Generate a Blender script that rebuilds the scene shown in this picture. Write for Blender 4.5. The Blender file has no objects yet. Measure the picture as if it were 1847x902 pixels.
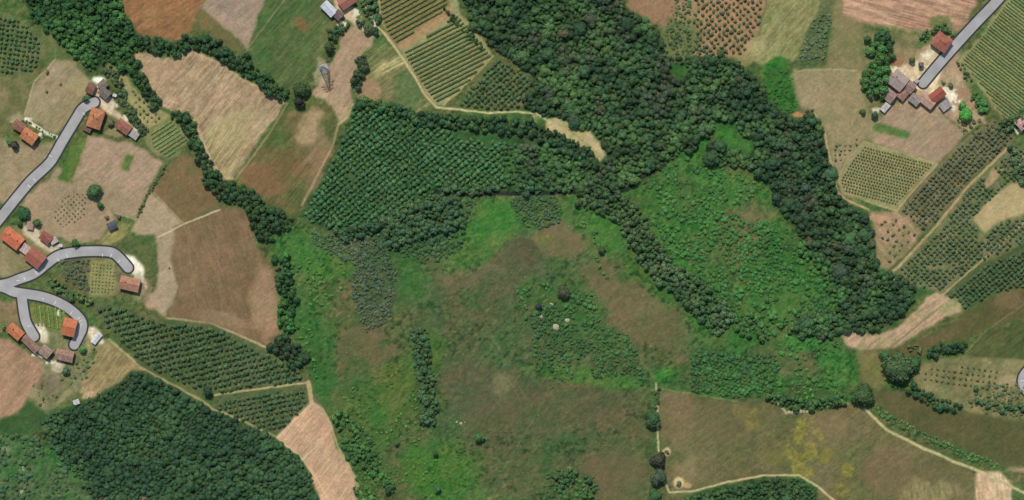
import bpy, bmesh, math, random
import numpy as np
from mathutils import Vector, Matrix

# ------------------------------------------------------------------ camera, sky, sun
S = 0.4                       # metres per photograph pixel
CX, CY = 923.5, 451.0
SUN_EL, SUN_AZ = 58.0, -14.0  # azimuth from +Y (clockwise)
SUN_STRENGTH, SKY_STRENGTH, EXPOSURE = 3.6, 0.12, 0.04
CAM_H = 2200.0
scene = bpy.context.scene
C = scene.collection
cam_d = bpy.data.cameras.new('camera'); cam = bpy.data.objects.new('camera', cam_d); C.objects.link(cam)
cam.location = (0, 0, CAM_H)
cam_d.sensor_width = 36; cam_d.lens = 36*CAM_H/(1847*S)
cam_d.clip_start = 10; cam_d.clip_end = 60000
scene.camera = cam
world = bpy.data.worlds.new('World'); scene.world = world; world.use_nodes = True
wn = world.node_tree
sky = wn.nodes.new('ShaderNodeTexSky'); sky.sky_type = 'NISHITA'; sky.sun_disc = False
sky.sun_elevation = math.radians(SUN_EL); sky.sun_rotation = math.radians(SUN_AZ)
bg = wn.nodes['Background']; bg.inputs['Strength'].default_value = SKY_STRENGTH
wn.links.new(sky.outputs[0], bg.inputs[0])
sl = bpy.data.lights.new('sun', 'SUN'); so = bpy.data.objects.new('sun', sl); C.objects.link(so)
sl.energy = SUN_STRENGTH; sl.angle = math.radians(0.6); sl.color = (1.0, 0.95, 0.87)
az, el = math.radians(SUN_AZ), math.radians(SUN_EL)
sdir = Vector((math.sin(az)*math.cos(el), math.cos(az)*math.cos(el), math.sin(el)))
so.rotation_euler = sdir.to_track_quat('Z', 'Y').to_euler(); so.location = (0, 0, 300)
vs = scene.view_settings
vs.view_transform = 'Standard'; vs.look = 'None'; vs.gamma = 1; vs.exposure = EXPOSURE
vs.use_curve_mapping = False
scene.cycles.use_denoising = True
scene.cycles.max_bounces = 4; scene.cycles.diffuse_bounces = 2

rng = np.random.default_rng(11); random.seed(11)

# ------------------------------------------------------------------ numeric helpers
def W(px, py): return ((px-CX)*S, (CY-py)*S)
def hgt(x, y):
    x = np.asarray(x, float); y = np.asarray(y, float)
    f = np.clip((393-np.abs(x))/25, 0, 1)*np.clip((204-np.abs(y))/25, 0, 1)
    return f*(1.5*np.sin(x/47+.6)*np.cos(y/39-.4)+1.2*np.sin((x+y)/71+1.9)+.5*np.sin(x/19-y/23))
def _hash(ix, iy, seed):
    h = (ix.astype(np.int64)*374761393+iy.astype(np.int64)*668265263+seed*1442695041) & 0xffffffff
    h = ((h ^ (h >> 13))*1274126177) & 0xffffffff
    return ((h ^ (h >> 16)) & 0xffff)/65535.0
def vnoise(x, y, seed=0):
    x = np.asarray(x, float); y = np.asarray(y, float)
    ix = np.floor(x); iy = np.floor(y); fx = x-ix; fy = y-iy
    fx = fx*fx*(3-2*fx); fy = fy*fy*(3-2*fy)
    a = _hash(ix, iy, seed); b = _hash(ix+1, iy, seed); c = _hash(ix, iy+1, seed); d = _hash(ix+1, iy+1, seed)
    return (a*(1-fx)+b*fx)*(1-fy)+(c*(1-fx)+d*fx)*fy
def fbm(x, y, sc, seed=0, oct=3):
    t = 0; a = 1; tot = 0
    for k in range(oct):
        t = t+a*vnoise(x/sc*2**k+k*17.3, y/sc*2**k-k*9.1, seed+k); tot += a; a *= .55
    return t/tot
def ext(poly):
    out = []
    for x, y in poly:
        out.append((-90 if x <= 0 else 1940 if x >= 1847 else x, -90 if y <= 0 else 990 if y >= 902 else y))
    return out
def inside(x, y, poly):
    r = np.zeros(np.shape(x), bool); n = len(poly)
    for i in range(n):
        x1, y1 = poly[i]; x2, y2 = poly[(i+1) % n]
        if y1 == y2: continue
        c = ((y1 > y) != (y2 > y)) & (x < (x2-x1)*(y-y1)/(y2-y1)+x1)
        r ^= c
    return r
def dist_line(x, y, pts):
    d = np.full(np.shape(x), 1e9)
    for (x1, y1), (x2, y2) in zip(pts[:-1], pts[1:]):
        dx, dy = x2-x1, y2-y1; L = dx*dx+dy*dy+1e-9
        t = np.clip(((x-x1)*dx+(y-y1)*dy)/L, 0, 1)
        d = np.minimum(d, np.hypot(x-x1-t*dx, y-y1-t*dy))
    return d
def blur(m, k):
    if k < 1: return m
    for ax in (0, 1):
        for _ in range(2):
            p = np.pad(m, [(k, k) if a == ax else (0, 0) for a in (0, 1)], mode='edge')
            c = np.cumsum(p, axis=ax)
            z = np.zeros_like(np.take(c, [0], axis=ax)); c = np.concatenate([z, c], axis=ax)
            n = m.shape[ax]
            hi = np.take(c, np.arange(2*k+1, 2*k+1+n), axis=ax); lo = np.take(c, np.arange(0, n), axis=ax)
            m = (hi-lo)/(2*k+1)
    return m
def lin(c):
    c = np.asarray(c, float)/255.0
    return np.where(c <= .04045, c/12.92, ((np.clip(c, 0, 1)+.055)/1.055)**2.4)

# ------------------------------------------------------------------ ground colours (as surface colours of soil and grass)
G = 1.6; MX = 64
gx = np.arange(-MX, 1847+MX+G, G); gy = np.arange(-MX, 902+MX+G, G)
PX, PY = np.meshgrid(gx, gy)
NW_, NH_ = len(gx), len(gy)
warp1 = (fbm(PX, PY, 14, 5, 3)-.5); warp2 = (fbm(PX, PY, 14, 9, 3)-.5)
COL = np.zeros((NH_, NW_, 3)); ZID = np.zeros((NH_, NW_), np.int32)
zone_meta = [('ground', None)]

def paint_mask(m, sx, sy, col, col2=None, amp=.10, sc=45, streak=None, seed=1, mixpow=1.6):
    x = PX[sy, sx]; y = PY[sy, sx]
    c = np.array(col, float)[None, None, :]*np.ones(x.shape+(1,))
    if col2 is not None:
        t = np.clip((fbm(x, y, sc, seed, 4)-.5)*mixpow*2+.5, 0, 1)[..., None]
        c = c*(1-t)+np.array(col2, float)*t
    b = 1+amp*((fbm(x, y, 9, seed+31, 3)-.5)*1.5+(fbm(x, y, 3.2, seed+57, 2)-.5)*1.6+(fbm(x, y, 90, seed+77, 2)-.5)*.8)
    if streak:
        a, per, sa = streak[:3]; a = math.radians(a)
        u = x*math.cos(a)+y*math.sin(a); v = -x*math.sin(a)+y*math.cos(a)
        u2 = u+warp1[sy, sx]*5; v2 = v+warp2[sy, sx]*2
        b = b+sa*(vnoise(u2/(per*9), v2/per, seed+5)-.5)*1.6+sa*(vnoise(u2/(per*4), v2/(per*.5), seed+6)-.5)
    c = c*b[..., None]
    mm = m[..., None]
    if streak:
        fur = np.sin((v2*.35+v*.65)*2*math.pi/(per*1.5))*np.clip((fbm(x, y, 45, seed+8, 2)-.35)*3, 0, 1)
        c = c*(1+sa*.42*fur)[..., None]
    COL[sy, sx] = COL[sy, sx]*(1-mm)+c*mm
_seed = [100]
def bbox(pts, pad):
    xs = [p[0] for p in pts]; ys = [p[1] for p in pts]
    x0 = max(0, int((min(xs)-pad+MX)/G)); x1 = min(NW_, int((max(xs)+pad+MX)/G)+2)
    y0 = max(0, int((min(ys)-pad+MX)/G)); y1 = min(NH_, int((max(ys)+pad+MX)/G)+2)
    return slice(x0, x1), slice(y0, y1)
def zone(name, poly, col, col2=None, soft=1, jit=5, label=None, **kw):
    poly = ext(poly); sx, sy = bbox(poly, 12+soft*3)
    x = PX[sy, sx]+warp1[sy, sx]*jit*2; y = PY[sy, sx]+warp2[sy, sx]*jit*2
    m = inside(x, y, poly).astype(float)
    if name:
        zone_meta.append((name, label)); Z = ZID[sy, sx]; Z[m > .5] = len(zone_meta)-1
    m = blur(m, soft)
    _seed[0] += 13
    paint_mask(m, sx, sy, col, col2, seed=_seed[0], **kw)
def blot(x, y, rx, ry, col, a=0, k=.9, jit=.5, **kw):
    R = max(rx, ry)*1.6; sx, sy = bbox([(x-R, y-R), (x+R, y+R)], 4)
    X = PX[sy, sx]-x; Y = PY[sy, sx]-y; a = math.radians(a)
    u = (X*math.cos(a)+Y*math.sin(a))/rx; v = (-X*math.sin(a)+Y*math.cos(a))/ry
    _seed[0] += 7
    d = np.hypot(u, v)+(fbm(PX[sy, sx], PY[sy, sx], max(4, R*.5), _seed[0], 3)-.5)*jit*2.4
    m = np.clip((1.1-d)/.55, 0, 1); m = m*m*(3-2*m)*k
    paint_mask(m, sx, sy, col, seed=_seed[0], **kw)
def track(name, pts, w, col, col2=None, soft=1, jit=1.5, k=1, label=None, edge=None, **kw):
    sx, sy = bbox(pts, w+14)
    x = PX[sy, sx]+warp1[sy, sx]*jit*2; y = PY[sy, sx]+warp2[sy, sx]*jit*2
    d = dist_line(x, y, pts)
    m = np.clip((w/2+.9-d)/1.8, 0, 1)
    if name:
        zone_meta.append((name, label)); Z = ZID[sy, sx]; Z[d < max(w/2, 1.0)] = len(zone_meta)-1
    _seed[0] += 7
    paint_mask(m*k, sx, sy, col, col2, seed=_seed[0], sc=20, **kw)

# base: rank green meadow
paint_mask(np.ones((NH_, NW_)), slice(0, NW_), slice(0, NH_), (78, 98, 54), (92, 100, 62), amp=.16, sc=70, seed=3)

MEADOW, FIELD, PATH = 'meadow', 'field', 'path'
# ---- centre valley ground
zone(MEADOW, [(640,440),(700,400),(800,350),(930,350),(1050,340),(1140,325),(1240,280),(1300,295),(1390,340),(1420,400),(1500,470),(1540,560),(1540,600),(1560,740),(1400,740),(1190,700),(1180,902),(655,902),(620,800),(565,700),(545,620),(490,480),(480,425),(545,400),(600,425)],
     (74,108,52), (94,108,62), soft=3, jit=6, amp=.2, sc=60, label='rough green valley meadow with brown patches')
blot(900,620,330,260,(88,98,64),k=.85,amp=.16); blot(1050,800,200,120,(88,96,62),k=.75,amp=.16)
blot(930,470,95,75,(100,99,70),k=.8,amp=.16); blot(1015,440,50,45,(120,104,74),k=.7); blot(960,445,60,35,(112,104,70),k=.6)
blot(820,500,60,40,(106,98,72),k=.7); blot(1150,560,100,60,(116,104,72),a=35,k=.85,amp=.16); blot(1215,610,60,55,(108,102,70),k=.8)
blot(1085,510,40,45,(122,104,76),k=.6); blot(660,560,80,90,(96,100,62),k=.65,amp=.15); blot(640,640,75,50,(110,98,68),k=.8)
blot(700,690,60,35,(98,100,58),k=.5); blot(860,700,90,60,(100,96,70),k=.6); blot(1010,740,130,60,(98,95,66),k=.6)
blot(905,700,22,26,(128,124,88),k=.6); blot(880,740,60,40,(104,92,68),k=.45); blot(1120,860,60,60,(112,98,72),k=.75); blot(930,860,80,50,(88,100,62),k=.55)
blot(1100,850,55,30,(116,96,70),k=.5); blot(740,890,80,25,(100,100,62),k=.6); blot(560,880,1,1,(90,90,60))
blot(1045,800,90,35,(66,98,54),a=-15,k=.5)
# bright greens
blot(860,430,95,45,(74,122,54),a=-35,k=.85); blot(905,380,60,22,(76,126,56),k=.7); blot(960,365,40,16,(66,104,52),k=.6)
blot(530,445,50,28,(64,116,52),k=.8); blot(590,480,55,28,(74,118,50),k=.7); blot(545,560,40,70,(62,110,52),k=.7); blot(585,640,25,80,(60,106,50),k=.8)
blot(735,500,45,60,(66,106,52),k=.7); blot(770,650,50,70,(70,116,46),k=.6); blot(720,720,90,60,(78,112,46),k=.55); blot(780,840,90,60,(70,120,46),k=.75); blot(670,780,80,60,(74,112,50),k=.6)
blot(640,690,40,40,(66,100,52),k=.6); blot(1090,430,30,65,(78,122,54),a=-25,k=.85); blot(1110,400,40,30,(76,124,52),k=.6); blot(1180,510,80,24,(72,114,50),a=38,k=.7)
blot(1040,560,90,60,(68,112,54),k=.65); blot(960,520,40,28,(70,114,52),k=.6); blot(1060,680,130,20,(74,122,52),a=8,k=.75); blot(1080,620,110,50,(70,104,56),k=.5)
blot(1290,590,80,35,(68,120,52),a=30,k=.8); blot(1210,680,35,14,(78,126,54),k=.8); blot(1040,380,30,45,(76,112,54),k=.6)
blot(1035,500,60,26,(74,106,56),a=40,k=.5)
# the eastern bowl
zone(MEADOW, [(1140,330),(1180,305),(1230,278),(1270,285),(1330,315),(1375,325),(1395,365),(1420,405),(1470,440),(1505,500),(1540,545),(1500,600),(1440,600),(1400,600),(1320,590),(1280,560),(1210,490),(1165,420),(1145,370)],
     (68,118,52), (86,108,58), soft=3, jit=8, amp=.2, sc=40, label='bright green bowl of rough grass and scrub inside the eastern wood')
blot(1335,410,60,65,(118,106,72),k=.85,amp=.16); blot(1290,440,60,40,(98,104,62),k=.5); blot(1430,500,70,80,(62,112,48),k=.6); blot(1370,560,80,40,(66,116,50),k=.5); blot(1200,370,40,50,(80,116,56),k=.5)
blot(1400,560,60,40,(78,110,54),k=.4)
# scrub grey patches' soil
blot(640,430,70,30,(84,96,66),k=.6,jit=1); blot(675,500,38,85,(78,92,64),k=.65,jit=1); blot(770,415,90,45,(66,88,56),k=.7,a=-15); blot(762,690,18,80,(68,90,54),k=.5,jit=1)
# right bottom green area
zone(MEADOW, [(1400,600),(1520,600),(1540,625),(1550,690),(1530,725),(1480,735),(1420,740),(1390,705),(1330,722),(1250,708),(1190,690),(1260,640),(1300,620)],
     (68,112,52), (78,98,56), soft=3, jit=6, amp=.18, sc=40, label='lush green meadow below the eastern wood')
blot(1450,665,40,30,(112,106,72),k=.7); blot(1510,670,35,45,(66,128,54),k=.7); blot(1450,620,50,20,(64,128,54),k=.7); blot(1290,605,50,22,(84,110,60),k=.6)
# ---- woods' floor
WOODS = {
 'north': [(800,0),(1085,0),(1130,18),(1160,30),(1185,58),(1200,80),(1205,100),(1260,105),(1300,98),(1325,112),(1345,128),(1375,152),(1385,180),(1420,205),(1440,220),(1462,195),(1476,210),(1485,240),(1490,270),(1502,320),(1510,350),(1535,372),(1565,388),(1576,420),(1578,460),(1585,485),(1575,505),(1560,540),(1520,560),(1500,500),(1480,470),(1445,430),(1425,400),(1400,370),(1388,330),(1350,300),(1300,300),(1270,285),(1235,275),(1200,295),(1150,318),(1130,335),(1090,345),(1040,340),(1072,318),(1050,282),(1085,292),(1097,280),(1085,255),(1068,235),(1048,235),(1030,220),(1008,210),(985,212),(970,200),(948,198),(945,178),(965,160),(955,130),(925,108),(895,92),(850,42)],
 'tip': [(1585,485),(1630,500),(1652,530),(1640,555),(1610,582),(1570,598),(1530,598),(1490,608),(1450,608),(1420,600),(1440,575),(1490,560),(1530,555),(1560,535)],
 'south': [(235,672),(262,672),(370,732),(440,762),(500,792),(540,828),(565,868),(590,902),(560,985),(90,985),(170,895),(130,850),(100,812),(76,790),(78,760),(95,742),(140,732),(190,707)],
 'northwest': [(30,0),(205,0),(225,28),(240,50),(252,66),(262,92),(240,100),(232,118),(222,128),(205,112),(190,112),(172,124),(155,128),(140,108),(125,93),(108,84),(98,64),(75,50),(55,32)],
 'corner': [(1225,902),(1240,895),(1310,876),(1380,864),(1440,864),(1470,884),(1496,902)],
}
for k_, lab in (('north','floor of the dense wood'),('tip','floor of the wood by the pink track'),('south','floor of the southern wood'),('northwest','floor of the north west wood'),('corner','floor of the small corner wood')):
    zone('woodland_floor', WOODS[k_], (54,80,46), (48,70,42), soft=2, jit=4, label=lab)
blot(1225,130,60,22,(62,108,50),k=.7); blot(1400,150,30,45,(60,112,46),k=.9); blot(1310,250,50,28,(64,116,50),k=.8); blot(1260,290,30,22,(70,124,50),k=.8)
blot(1330,240,40,30,(66,110,50),k=.5)
zone(MEADOW,[(1380,120),(1432,125),(1432,165),(1440,195),(1425,207),(1400,200),(1380,170)],(60,112,46),(68,104,48),soft=2,label='bright green grass patch between wood and hay field')
zone('woodland_floor', [(640,185),(700,192),(760,205),(840,235),(930,245),(985,250),(1030,270),(1072,300),(1078,330),(1040,345),(930,348),(860,345),(790,348),(700,398),(640,425),(600,420),(545,400),(545,380),(570,340),(610,262),(630,220)], (60,92,52), (54,80,48), soft=2, jit=3, label='grassy floor of the tree plantation')
blot(935,290,50,30,(62,108,48),k=.6)
# ---- north-west fields
zone(FIELD,[(210,0),(385,0),(366,15),(352,32),(345,55),(320,72),(290,66),(255,64),(240,46),(224,24)],(146,106,74),(132,100,70),streak=(-35,3,.10),label='reddish brown ploughed field')
blot(275,30,20,40,(160,128,88),a=40,k=.4)
zone(FIELD,[(385,0),(512,0),(446,88),(366,18)],(158,138,118),(148,128,112),amp=.06,streak=(-45,3,.05),label='smooth grey tan field')
zone(FIELD,[(366,18),(352,34),(346,56),(378,56),(400,80),(430,96),(446,90)],(92,98,62),(120,102,68),label='green strip beside the grey tan field')
zone(FIELD,[(446,90),(515,0),(575,0),(590,30),(605,50),(595,72),(585,95),(576,122),(556,140),(535,168),(512,172),(488,150),(455,120)],(84,100,60),(74,96,54),streak=(-48,3,.12),label='green field with a rusty patch')
blot(545,45,26,16,(136,92,60),a=40,k=.6); blot(590,60,10,30,(130,112,78),k=.4,a=30)
track(None,[(512,2),(446,88)],3,(140,126,92),k=.7)
zone(FIELD,[(240,98),(262,95),(290,103),(315,104),(332,91),(350,92),(400,113),(440,142),(470,155),(516,185),(500,212),(470,245),(440,292),(420,325),(395,318),(378,295),(370,272),(357,240),(347,210),(315,198),(295,195),(280,175),(265,145),(250,120)],(166,142,114),(154,132,104),amp=.12,streak=(-50,3,.14),label='large tan stubble field with straw streaks')
blot(400,270,50,70,(146,138,96),a=35,k=.6,streak=(-55,3,.3)); blot(430,225,60,40,(176,160,120),k=.4,a=-40); blot(300,130,50,25,(172,140,114),k=.5)
track(None,[(516,187),(470,158),(440,146),(400,116),(350,95)],3,(188,166,132),k=.6)
track(None,[(350,215),(362,245),(380,290),(400,318),(420,322)],5,(186,164,130),k=.8)
zone(FIELD,[(530,186),(560,190),(600,185),(606,200),(612,225),(600,262),(580,302),(560,342),(545,368),(525,390),(500,376),(465,346),(430,325),(450,290),(490,235),(515,205)],(112,98,66),(88,96,56),sc=50,soft=2,streak=(-50,4,.12),label='patchy brown and green field')
blot(558,240,26,42,(168,144,112),a=25,k=.85); blot(578,272,22,30,(152,124,98),k=.6,a=30); blot(480,330,50,30,(128,96,70),k=.7,a=30); blot(520,300,40,30,(118,92,62),k=.5); blot(500,250,28,20,(80,98,54),k=.6); blot(540,195,30,12,(72,92,50),k=.7)
blot(565,320,14,40,(150,122,96),a=25,k=.5)
track(None,[(518,188),(490,235),(450,290),(424,325)],3,(150,134,96),k=.7); track(None,[(612,222),(600,262),(580,302),(560,342),(545,370)],4,(170,146,110),k=.7)
zone(FIELD,[(622,60),(640,46),(660,60),(674,66),(672,85),(656,97),(648,112),(641,140),(633,165),(636,185),(628,212),(614,226),(600,192),(585,176),(562,172),(575,150),(590,122),(604,108)],(168,144,116),(158,134,110),amp=.07,streak=(-55,3,.06),label='tan ploughed strip beside the pylon')
zone(FIELD,[(672,85),(695,70),(735,120),(785,190),(755,206),(720,192),(700,186),(662,182),(636,172),(650,115)],(122,118,80),(100,112,68),soft=2,sc=25,streak=(-35,3,.2),label='mixed green and straw plot beside the vineyard')
blot(735,160,40,30,(88,112,68),a=45,k=.85); blot(705,118,34,14,(166,156,110),a=-30,k=.8,streak=(-30,2,.3)); blot(668,162,24,22,(156,126,98),k=.85); blot(690,95,20,12,(104,108,70),k=.6)
track(None,[(612,225),(628,212),(636,188)],4,(188,176,128),k=.6)
# plots near the NW farms
zone(FIELD,[(0,15),(30,28),(60,50),(86,76),(78,110),(62,136),(0,134)],(92,104,66),(112,112,74),soft=2,label='dull green orchard ground')
zone(FIELD,[(60,40),(100,66),(108,84),(140,106),(156,128),(165,142),(130,112),(100,106),(84,124),(80,76)],(98,108,66),(80,100,56),soft=2,label='grass strip beside the north west wood')
zone(FIELD,[(100,106),(130,110),(155,135),(168,150),(150,178),(140,190),(120,222),(100,242),(60,222),(40,206),(60,150),(80,130)],(156,140,112),(140,128,96),sc=60,streak=(-50,3,.06),amp=.07,label='tan field with a few bush dots')
blot(135,155,26,18,(168,154,108),k=.5)
zone(FIELD,[(0,136),(62,138),(80,132),(60,150),(40,206),(28,240),(0,240)],(126,116,82),(98,104,66),soft=2,sc=30,label='weedy brown green plot')
zone(FIELD,[(0,240),(30,250),(60,262),(105,252),(98,300),(60,330),(30,360),(0,390)],(158,138,110),(140,128,98),soft=2,label='tan plot west of the lane')
zone(FIELD,[(105,300),(130,330),(160,320),(190,345),(208,395),(180,430),(140,440),(60,415),(35,370)],(158,136,110),(148,130,104),amp=.07,label='tan kitchen plot with rows of bushes')
zone(FIELD,[(0,400),(60,410),(100,430),(130,450),(100,465),(60,500),(0,505)],(140,128,98),(120,116,80),soft=2,label='trodden ground around the western farmhouses')
zone(FIELD,[(136,248),(158,248),(142,290),(124,330),(102,326),(118,290)],(76,104,48),(96,112,58),label='narrow green crop strip')
zone(FIELD,[(158,246),(235,256),(292,292),(262,356),(245,396),(206,382),(190,372),(184,340),(162,322),(130,328)],(162,138,116),(150,132,106),amp=.06,streak=(-40,3,.05),label='smooth pinkish tan field')
zone(None,[(228,278),(242,282),(232,310),(218,305)],(84,108,54),jit=2)
blot(210,240,24,9,(160,136,108),k=.7)
zone(FIELD,[(198,112),(228,140),(262,180),(300,205),(312,212),(262,236),(246,214),(228,180),(212,150),(190,130)],(158,146,104),(132,128,84),sc=18,label='straw coloured orchard strip between hedges')
zone(FIELD,[(262,238),(310,208),(346,256),(302,290),(268,268)],(112,120,76),(128,128,86),label='green garden with crossed rows')
zone(FIELD,[(300,302),(332,276),(362,290),(384,330),(395,355),(392,374),(330,402),(275,346)],(124,102,74),(112,96,66),amp=.08,label='dark brown fallow field')
blot(350,310,20,14,(98,100,62),k=.5)
zone(FIELD,[(275,346),(330,402),(314,412),(282,420),(270,425),(232,420),(246,398),(262,358)],(168,146,120),(158,138,112),amp=.05,label='pale tan wedge')
zone(FIELD,[(278,420),(314,410),(318,440),(308,470),(322,510),(312,545),(300,572),(262,552),(280,520),(286,480)],(166,146,120),(156,138,112),amp=.06,label='pale tan strip beside the brown field')
zone(FIELD,[(314,412),(395,378),(440,378),(456,400),(462,440),(480,470),(498,490),(497,540),(506,596),(482,626),(430,602),(380,582),(330,577),(300,572),(312,545),(322,510),(308,468),(314,435)],(130,106,80),(118,98,72),amp=.08,sc=60,soft=2,streak=(70,4,.06),label='big brown ploughed field')
blot(478,540,28,60,(158,132,104),k=.75); blot(400,575,80,12,(150,126,98),a=12,k=.6); blot(335,555,30,20,(112,90,66),k=.4); blot(480,590,22,30,(156,128,100),k=.7)
track(None,[(300,574),(380,584),(430,604),(482,628)],4,(176,152,122),k=.9)
zone(FIELD,[(204,432),(270,422),(278,450),(284,480),(278,502),(262,498),(244,462),(212,442)],(74,94,56),(88,100,60),label='dark green wedge beside the white yard')
zone(FIELD,[(172,442),(214,400),(232,404),(230,424),(200,442)],(144,134,86),(124,122,76),streak=(-35,2,.15),label='yellow grass strip')
zone(FIELD,[(108,470),(130,464),(205,464),(226,492),(214,530),(165,540),(110,500)],(86,92,64),(116,112,78),sc=18,label='shrubby garden south of the curved lane')
zone(FIELD,[(165,468),(204,470),(208,495),(204,534),(160,530),(160,500)],(138,136,92),(128,126,82),label='garden with small dotted rows')
zone(FIELD,[(0,540),(40,545),(44,580),(20,600),(0,600)],(140,116,92),(118,110,74),sc=18,label='brown verge by the lower farm')
zone(FIELD,[(56,545),(120,552),(122,580),(112,600),(62,590),(52,560)],(112,124,70),(104,114,66),label='vegetable rows of the small lane plot')
zone(FIELD,[(60,590),(110,600),(160,640),(170,650),(140,705),(85,745),(45,720),(78,664),(60,640)],(134,128,98),(108,112,76),sc=20,soft=2,label='scrubby ground around the lower farm')
blot(88,690,26,22,(108,96,78),k=.6); blot(112,720,26,9,(166,150,112),a=-50,k=.6); blot(70,715,30,14,(146,136,102),a=35,k=.5)
zone(FIELD,[(160,590),(196,615),(186,625),(160,640),(150,620)],(160,146,112),(120,118,80),sc=14,label='rubbly yard east of the lower farm')
zone(FIELD,[(0,602),(16,612),(76,652),(82,668),(60,702),(30,747),(0,777)],(162,130,104),(148,120,96),amp=.08,streak=(-45,3,.06),label='pinkish tan field at the western edge')
zone(FIELD,[(195,615),(256,665),(232,674),(190,706),(178,716),(140,706),(152,680),(166,650),(184,624)],(154,134,100),(140,126,88),sc=22,amp=.1,streak=(-50,2.5,.14),label='straw field above the southern wood')
track(None,[(196,612),(258,666)],4,(184,164,124),k=.7)
zone(FIELD,[(50,722),(88,750),(76,776),(50,784),(0,786),(0,780),(32,748)],(56,84,48),(60,88,50),amp=.06,label='dark green triangular plot')
zone(MEADOW,[(0,792),(70,788),(78,795),(130,850),(172,897),(100,902),(0,902)],(72,108,60),(88,108,68),sc=25,soft=3,amp=.2,label='pale green scrub at the south west corner')
blot(110,830,50,14,(64,118,54),a=45,k=.8); blot(40,845,6,10,(190,180,150),k=.7); blot(12,810,12,7,(160,160,120),k=.6); blot(38,885,5,10,(196,178,150),k=.8)
zone(None,[(170,896),(310,896),(318,902),(168,902)],(160,118,88),jit=2)
# orchards south-west
zone(FIELD,[(160,545),(220,552),(300,577),(380,585),(470,628),(492,640),(540,664),(562,690),(470,702),(382,714),(368,714),(258,664),(215,615),(184,585)],(94,100,68),(76,92,56),amp=.12,label='big orchard ground')
zone(FIELD,[(384,718),(556,694),(554,730),(510,780),(495,786),(384,738)],(88,96,64),(76,92,56),label='lower orchard ground')
track(PATH,[(388,713),(430,706),(480,700),(556,690)],3.4,(170,158,118),label='thin pale path between the two orchards')
track(PATH,[(256,664),(310,694),(366,724),(384,738),(440,760),(500,790)],4,(150,142,102),label='thin path between orchard and southern wood')
track(PATH,[(556,690),(560,712),(562,732)],8,(172,148,112),label='short pale track at the orchard corner')
zone(FIELD,[(560,722),(582,736),(598,770),(606,802),(640,860),(656,902),(592,902),(562,850),(540,822),(500,790),(520,766),(545,740)],(198,164,134),(184,150,122),amp=.07,streak=(-50,3,.08),label='pale pink stubble field')
track(None,[(560,730),(500,790),(540,822),(562,850),(592,902)],3,(210,184,144),k=.7); track(None,[(596,775),(575,800),(545,830)],3,(212,180,146),k=.6); track(None,[(628,850),(600,860),(575,880)],2.5,(206,178,144),k=.5); track(None,[(582,736),(598,770),(610,806),(640,860),(656,905)],3,(212,186,146),k=.6)
# ---- top strip vineyard and orchard
zone('vineyard_ground',[(680,12),(682,0),(812,0),(828,22),(852,48),(890,98),(874,116),(845,150),(800,191),(786,190),(770,168),(735,114),(697,60),(688,35)],(144,140,100),(152,148,106),amp=.08,label='pale soil between the vine rows')
zone(None,[(684,0),(802,0),(812,14),(716,84),(697,60),(688,35)],(134,112,78),(128,112,76),jit=1)
zone(None,[(806,10),(820,22),(728,92),(719,82)],(160,132,96),jit=1,amp=.06)
track(PATH,[(655,-20),(655,5),(672,40),(697,64),(735,118),(768,172),(788,194)],4,(186,170,126),label='farm track along the vineyard')
zone(FIELD,[(890,100),(945,122),(966,152),(944,178),(944,200),(900,202),(812,196),(816,184),(850,154)],(78,98,58),(96,102,64),sc=25,label='small green orchard beside the vineyard')
blot(925,185,20,10,(132,114,84),k=.6)
track(PATH,[(788,194),(830,198),(880,204),(930,201),(968,204),(985,216)],3.6,(188,176,136),label='pale path along the dark hedge')
track(None,[(890,100),(862,132),(800,190)],3,(176,166,112),k=.6)
zone('clearing',[(985,215),(1006,212),(1030,223),(1047,237),(1066,237),(1082,256),(1094,281),(1082,291),(1058,275),(1030,256),(1000,243),(984,236)],(176,158,122),(156,150,104),jit=3,sc=20,label='sandy clearing inside the wood')
track(None,[(1020,228),(1060,262),(1085,285)],6,(136,142,86),k=.5)
blot(968,214,14,9,(150,148,104),k=.8); blot(976,222,8,10,(74,110,54),k=.7)
# ---- top right
zone(FIELD,[(1085,0),(1242,0),(1218,35),(1197,52),(1176,36),(1140,20)],(150,120,92),(140,112,86),amp=.06,label='brown field at the northern edge')
zone(FIELD,[(1248,0),(1400,0),(1370,55),(1342,110),(1300,102),(1212,108),(1194,82),(1214,35),(1240,0)],(162,128,98),(148,124,90),sc=30,label='reddish orchard soil')
blot(1232,70,42,42,(96,108,66),k=.85); blot(1345,105,20,18,(150,138,92),k=.6); blot(1330,60,16,30,(150,136,96),k=.3)
zone(FIELD,[(1402,0),(1506,0),(1478,14),(1456,60),(1434,112),(1404,100),(1376,118),(1344,104),(1372,56)],(140,136,94),(130,130,86),amp=.12,sc=25,streak=(-50,3,.12),label='pale green hay field')
blot(1365,85,20,20,(172,160,118),k=.5)
zone(FIELD,[(1478,14),(1506,0),(1500,30),(1487,108),(1434,112),(1456,60)],(98,104,72),(84,100,62),label='ground of the dense grey green grove')
track(None,[(1508,0),(1496,50),(1488,108)],4,(74,98,50),k=.8)
zone(FIELD,[(1510,0),(1545,5),(1556,45),(1552,100),(1562,126),(1490,122),(1498,80)],(132,120,86),(118,116,76),soft=2,amp=.08,label='olive tan field beside the grove')
zone(FIELD,[(1528,0),(1800,0),(1742,52),(1716,62),(1690,46),(1660,62),(1600,52),(1560,44),(1520,26)],(172,138,114),(164,130,106),amp=.07,streak=(14,3.4,.2),label='striped pink ploughed field')
blot(1628,58,34,14,(120,124,80),k=.6,a=12); blot(1650,75,26,14,(152,130,104),k=.7)
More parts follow.
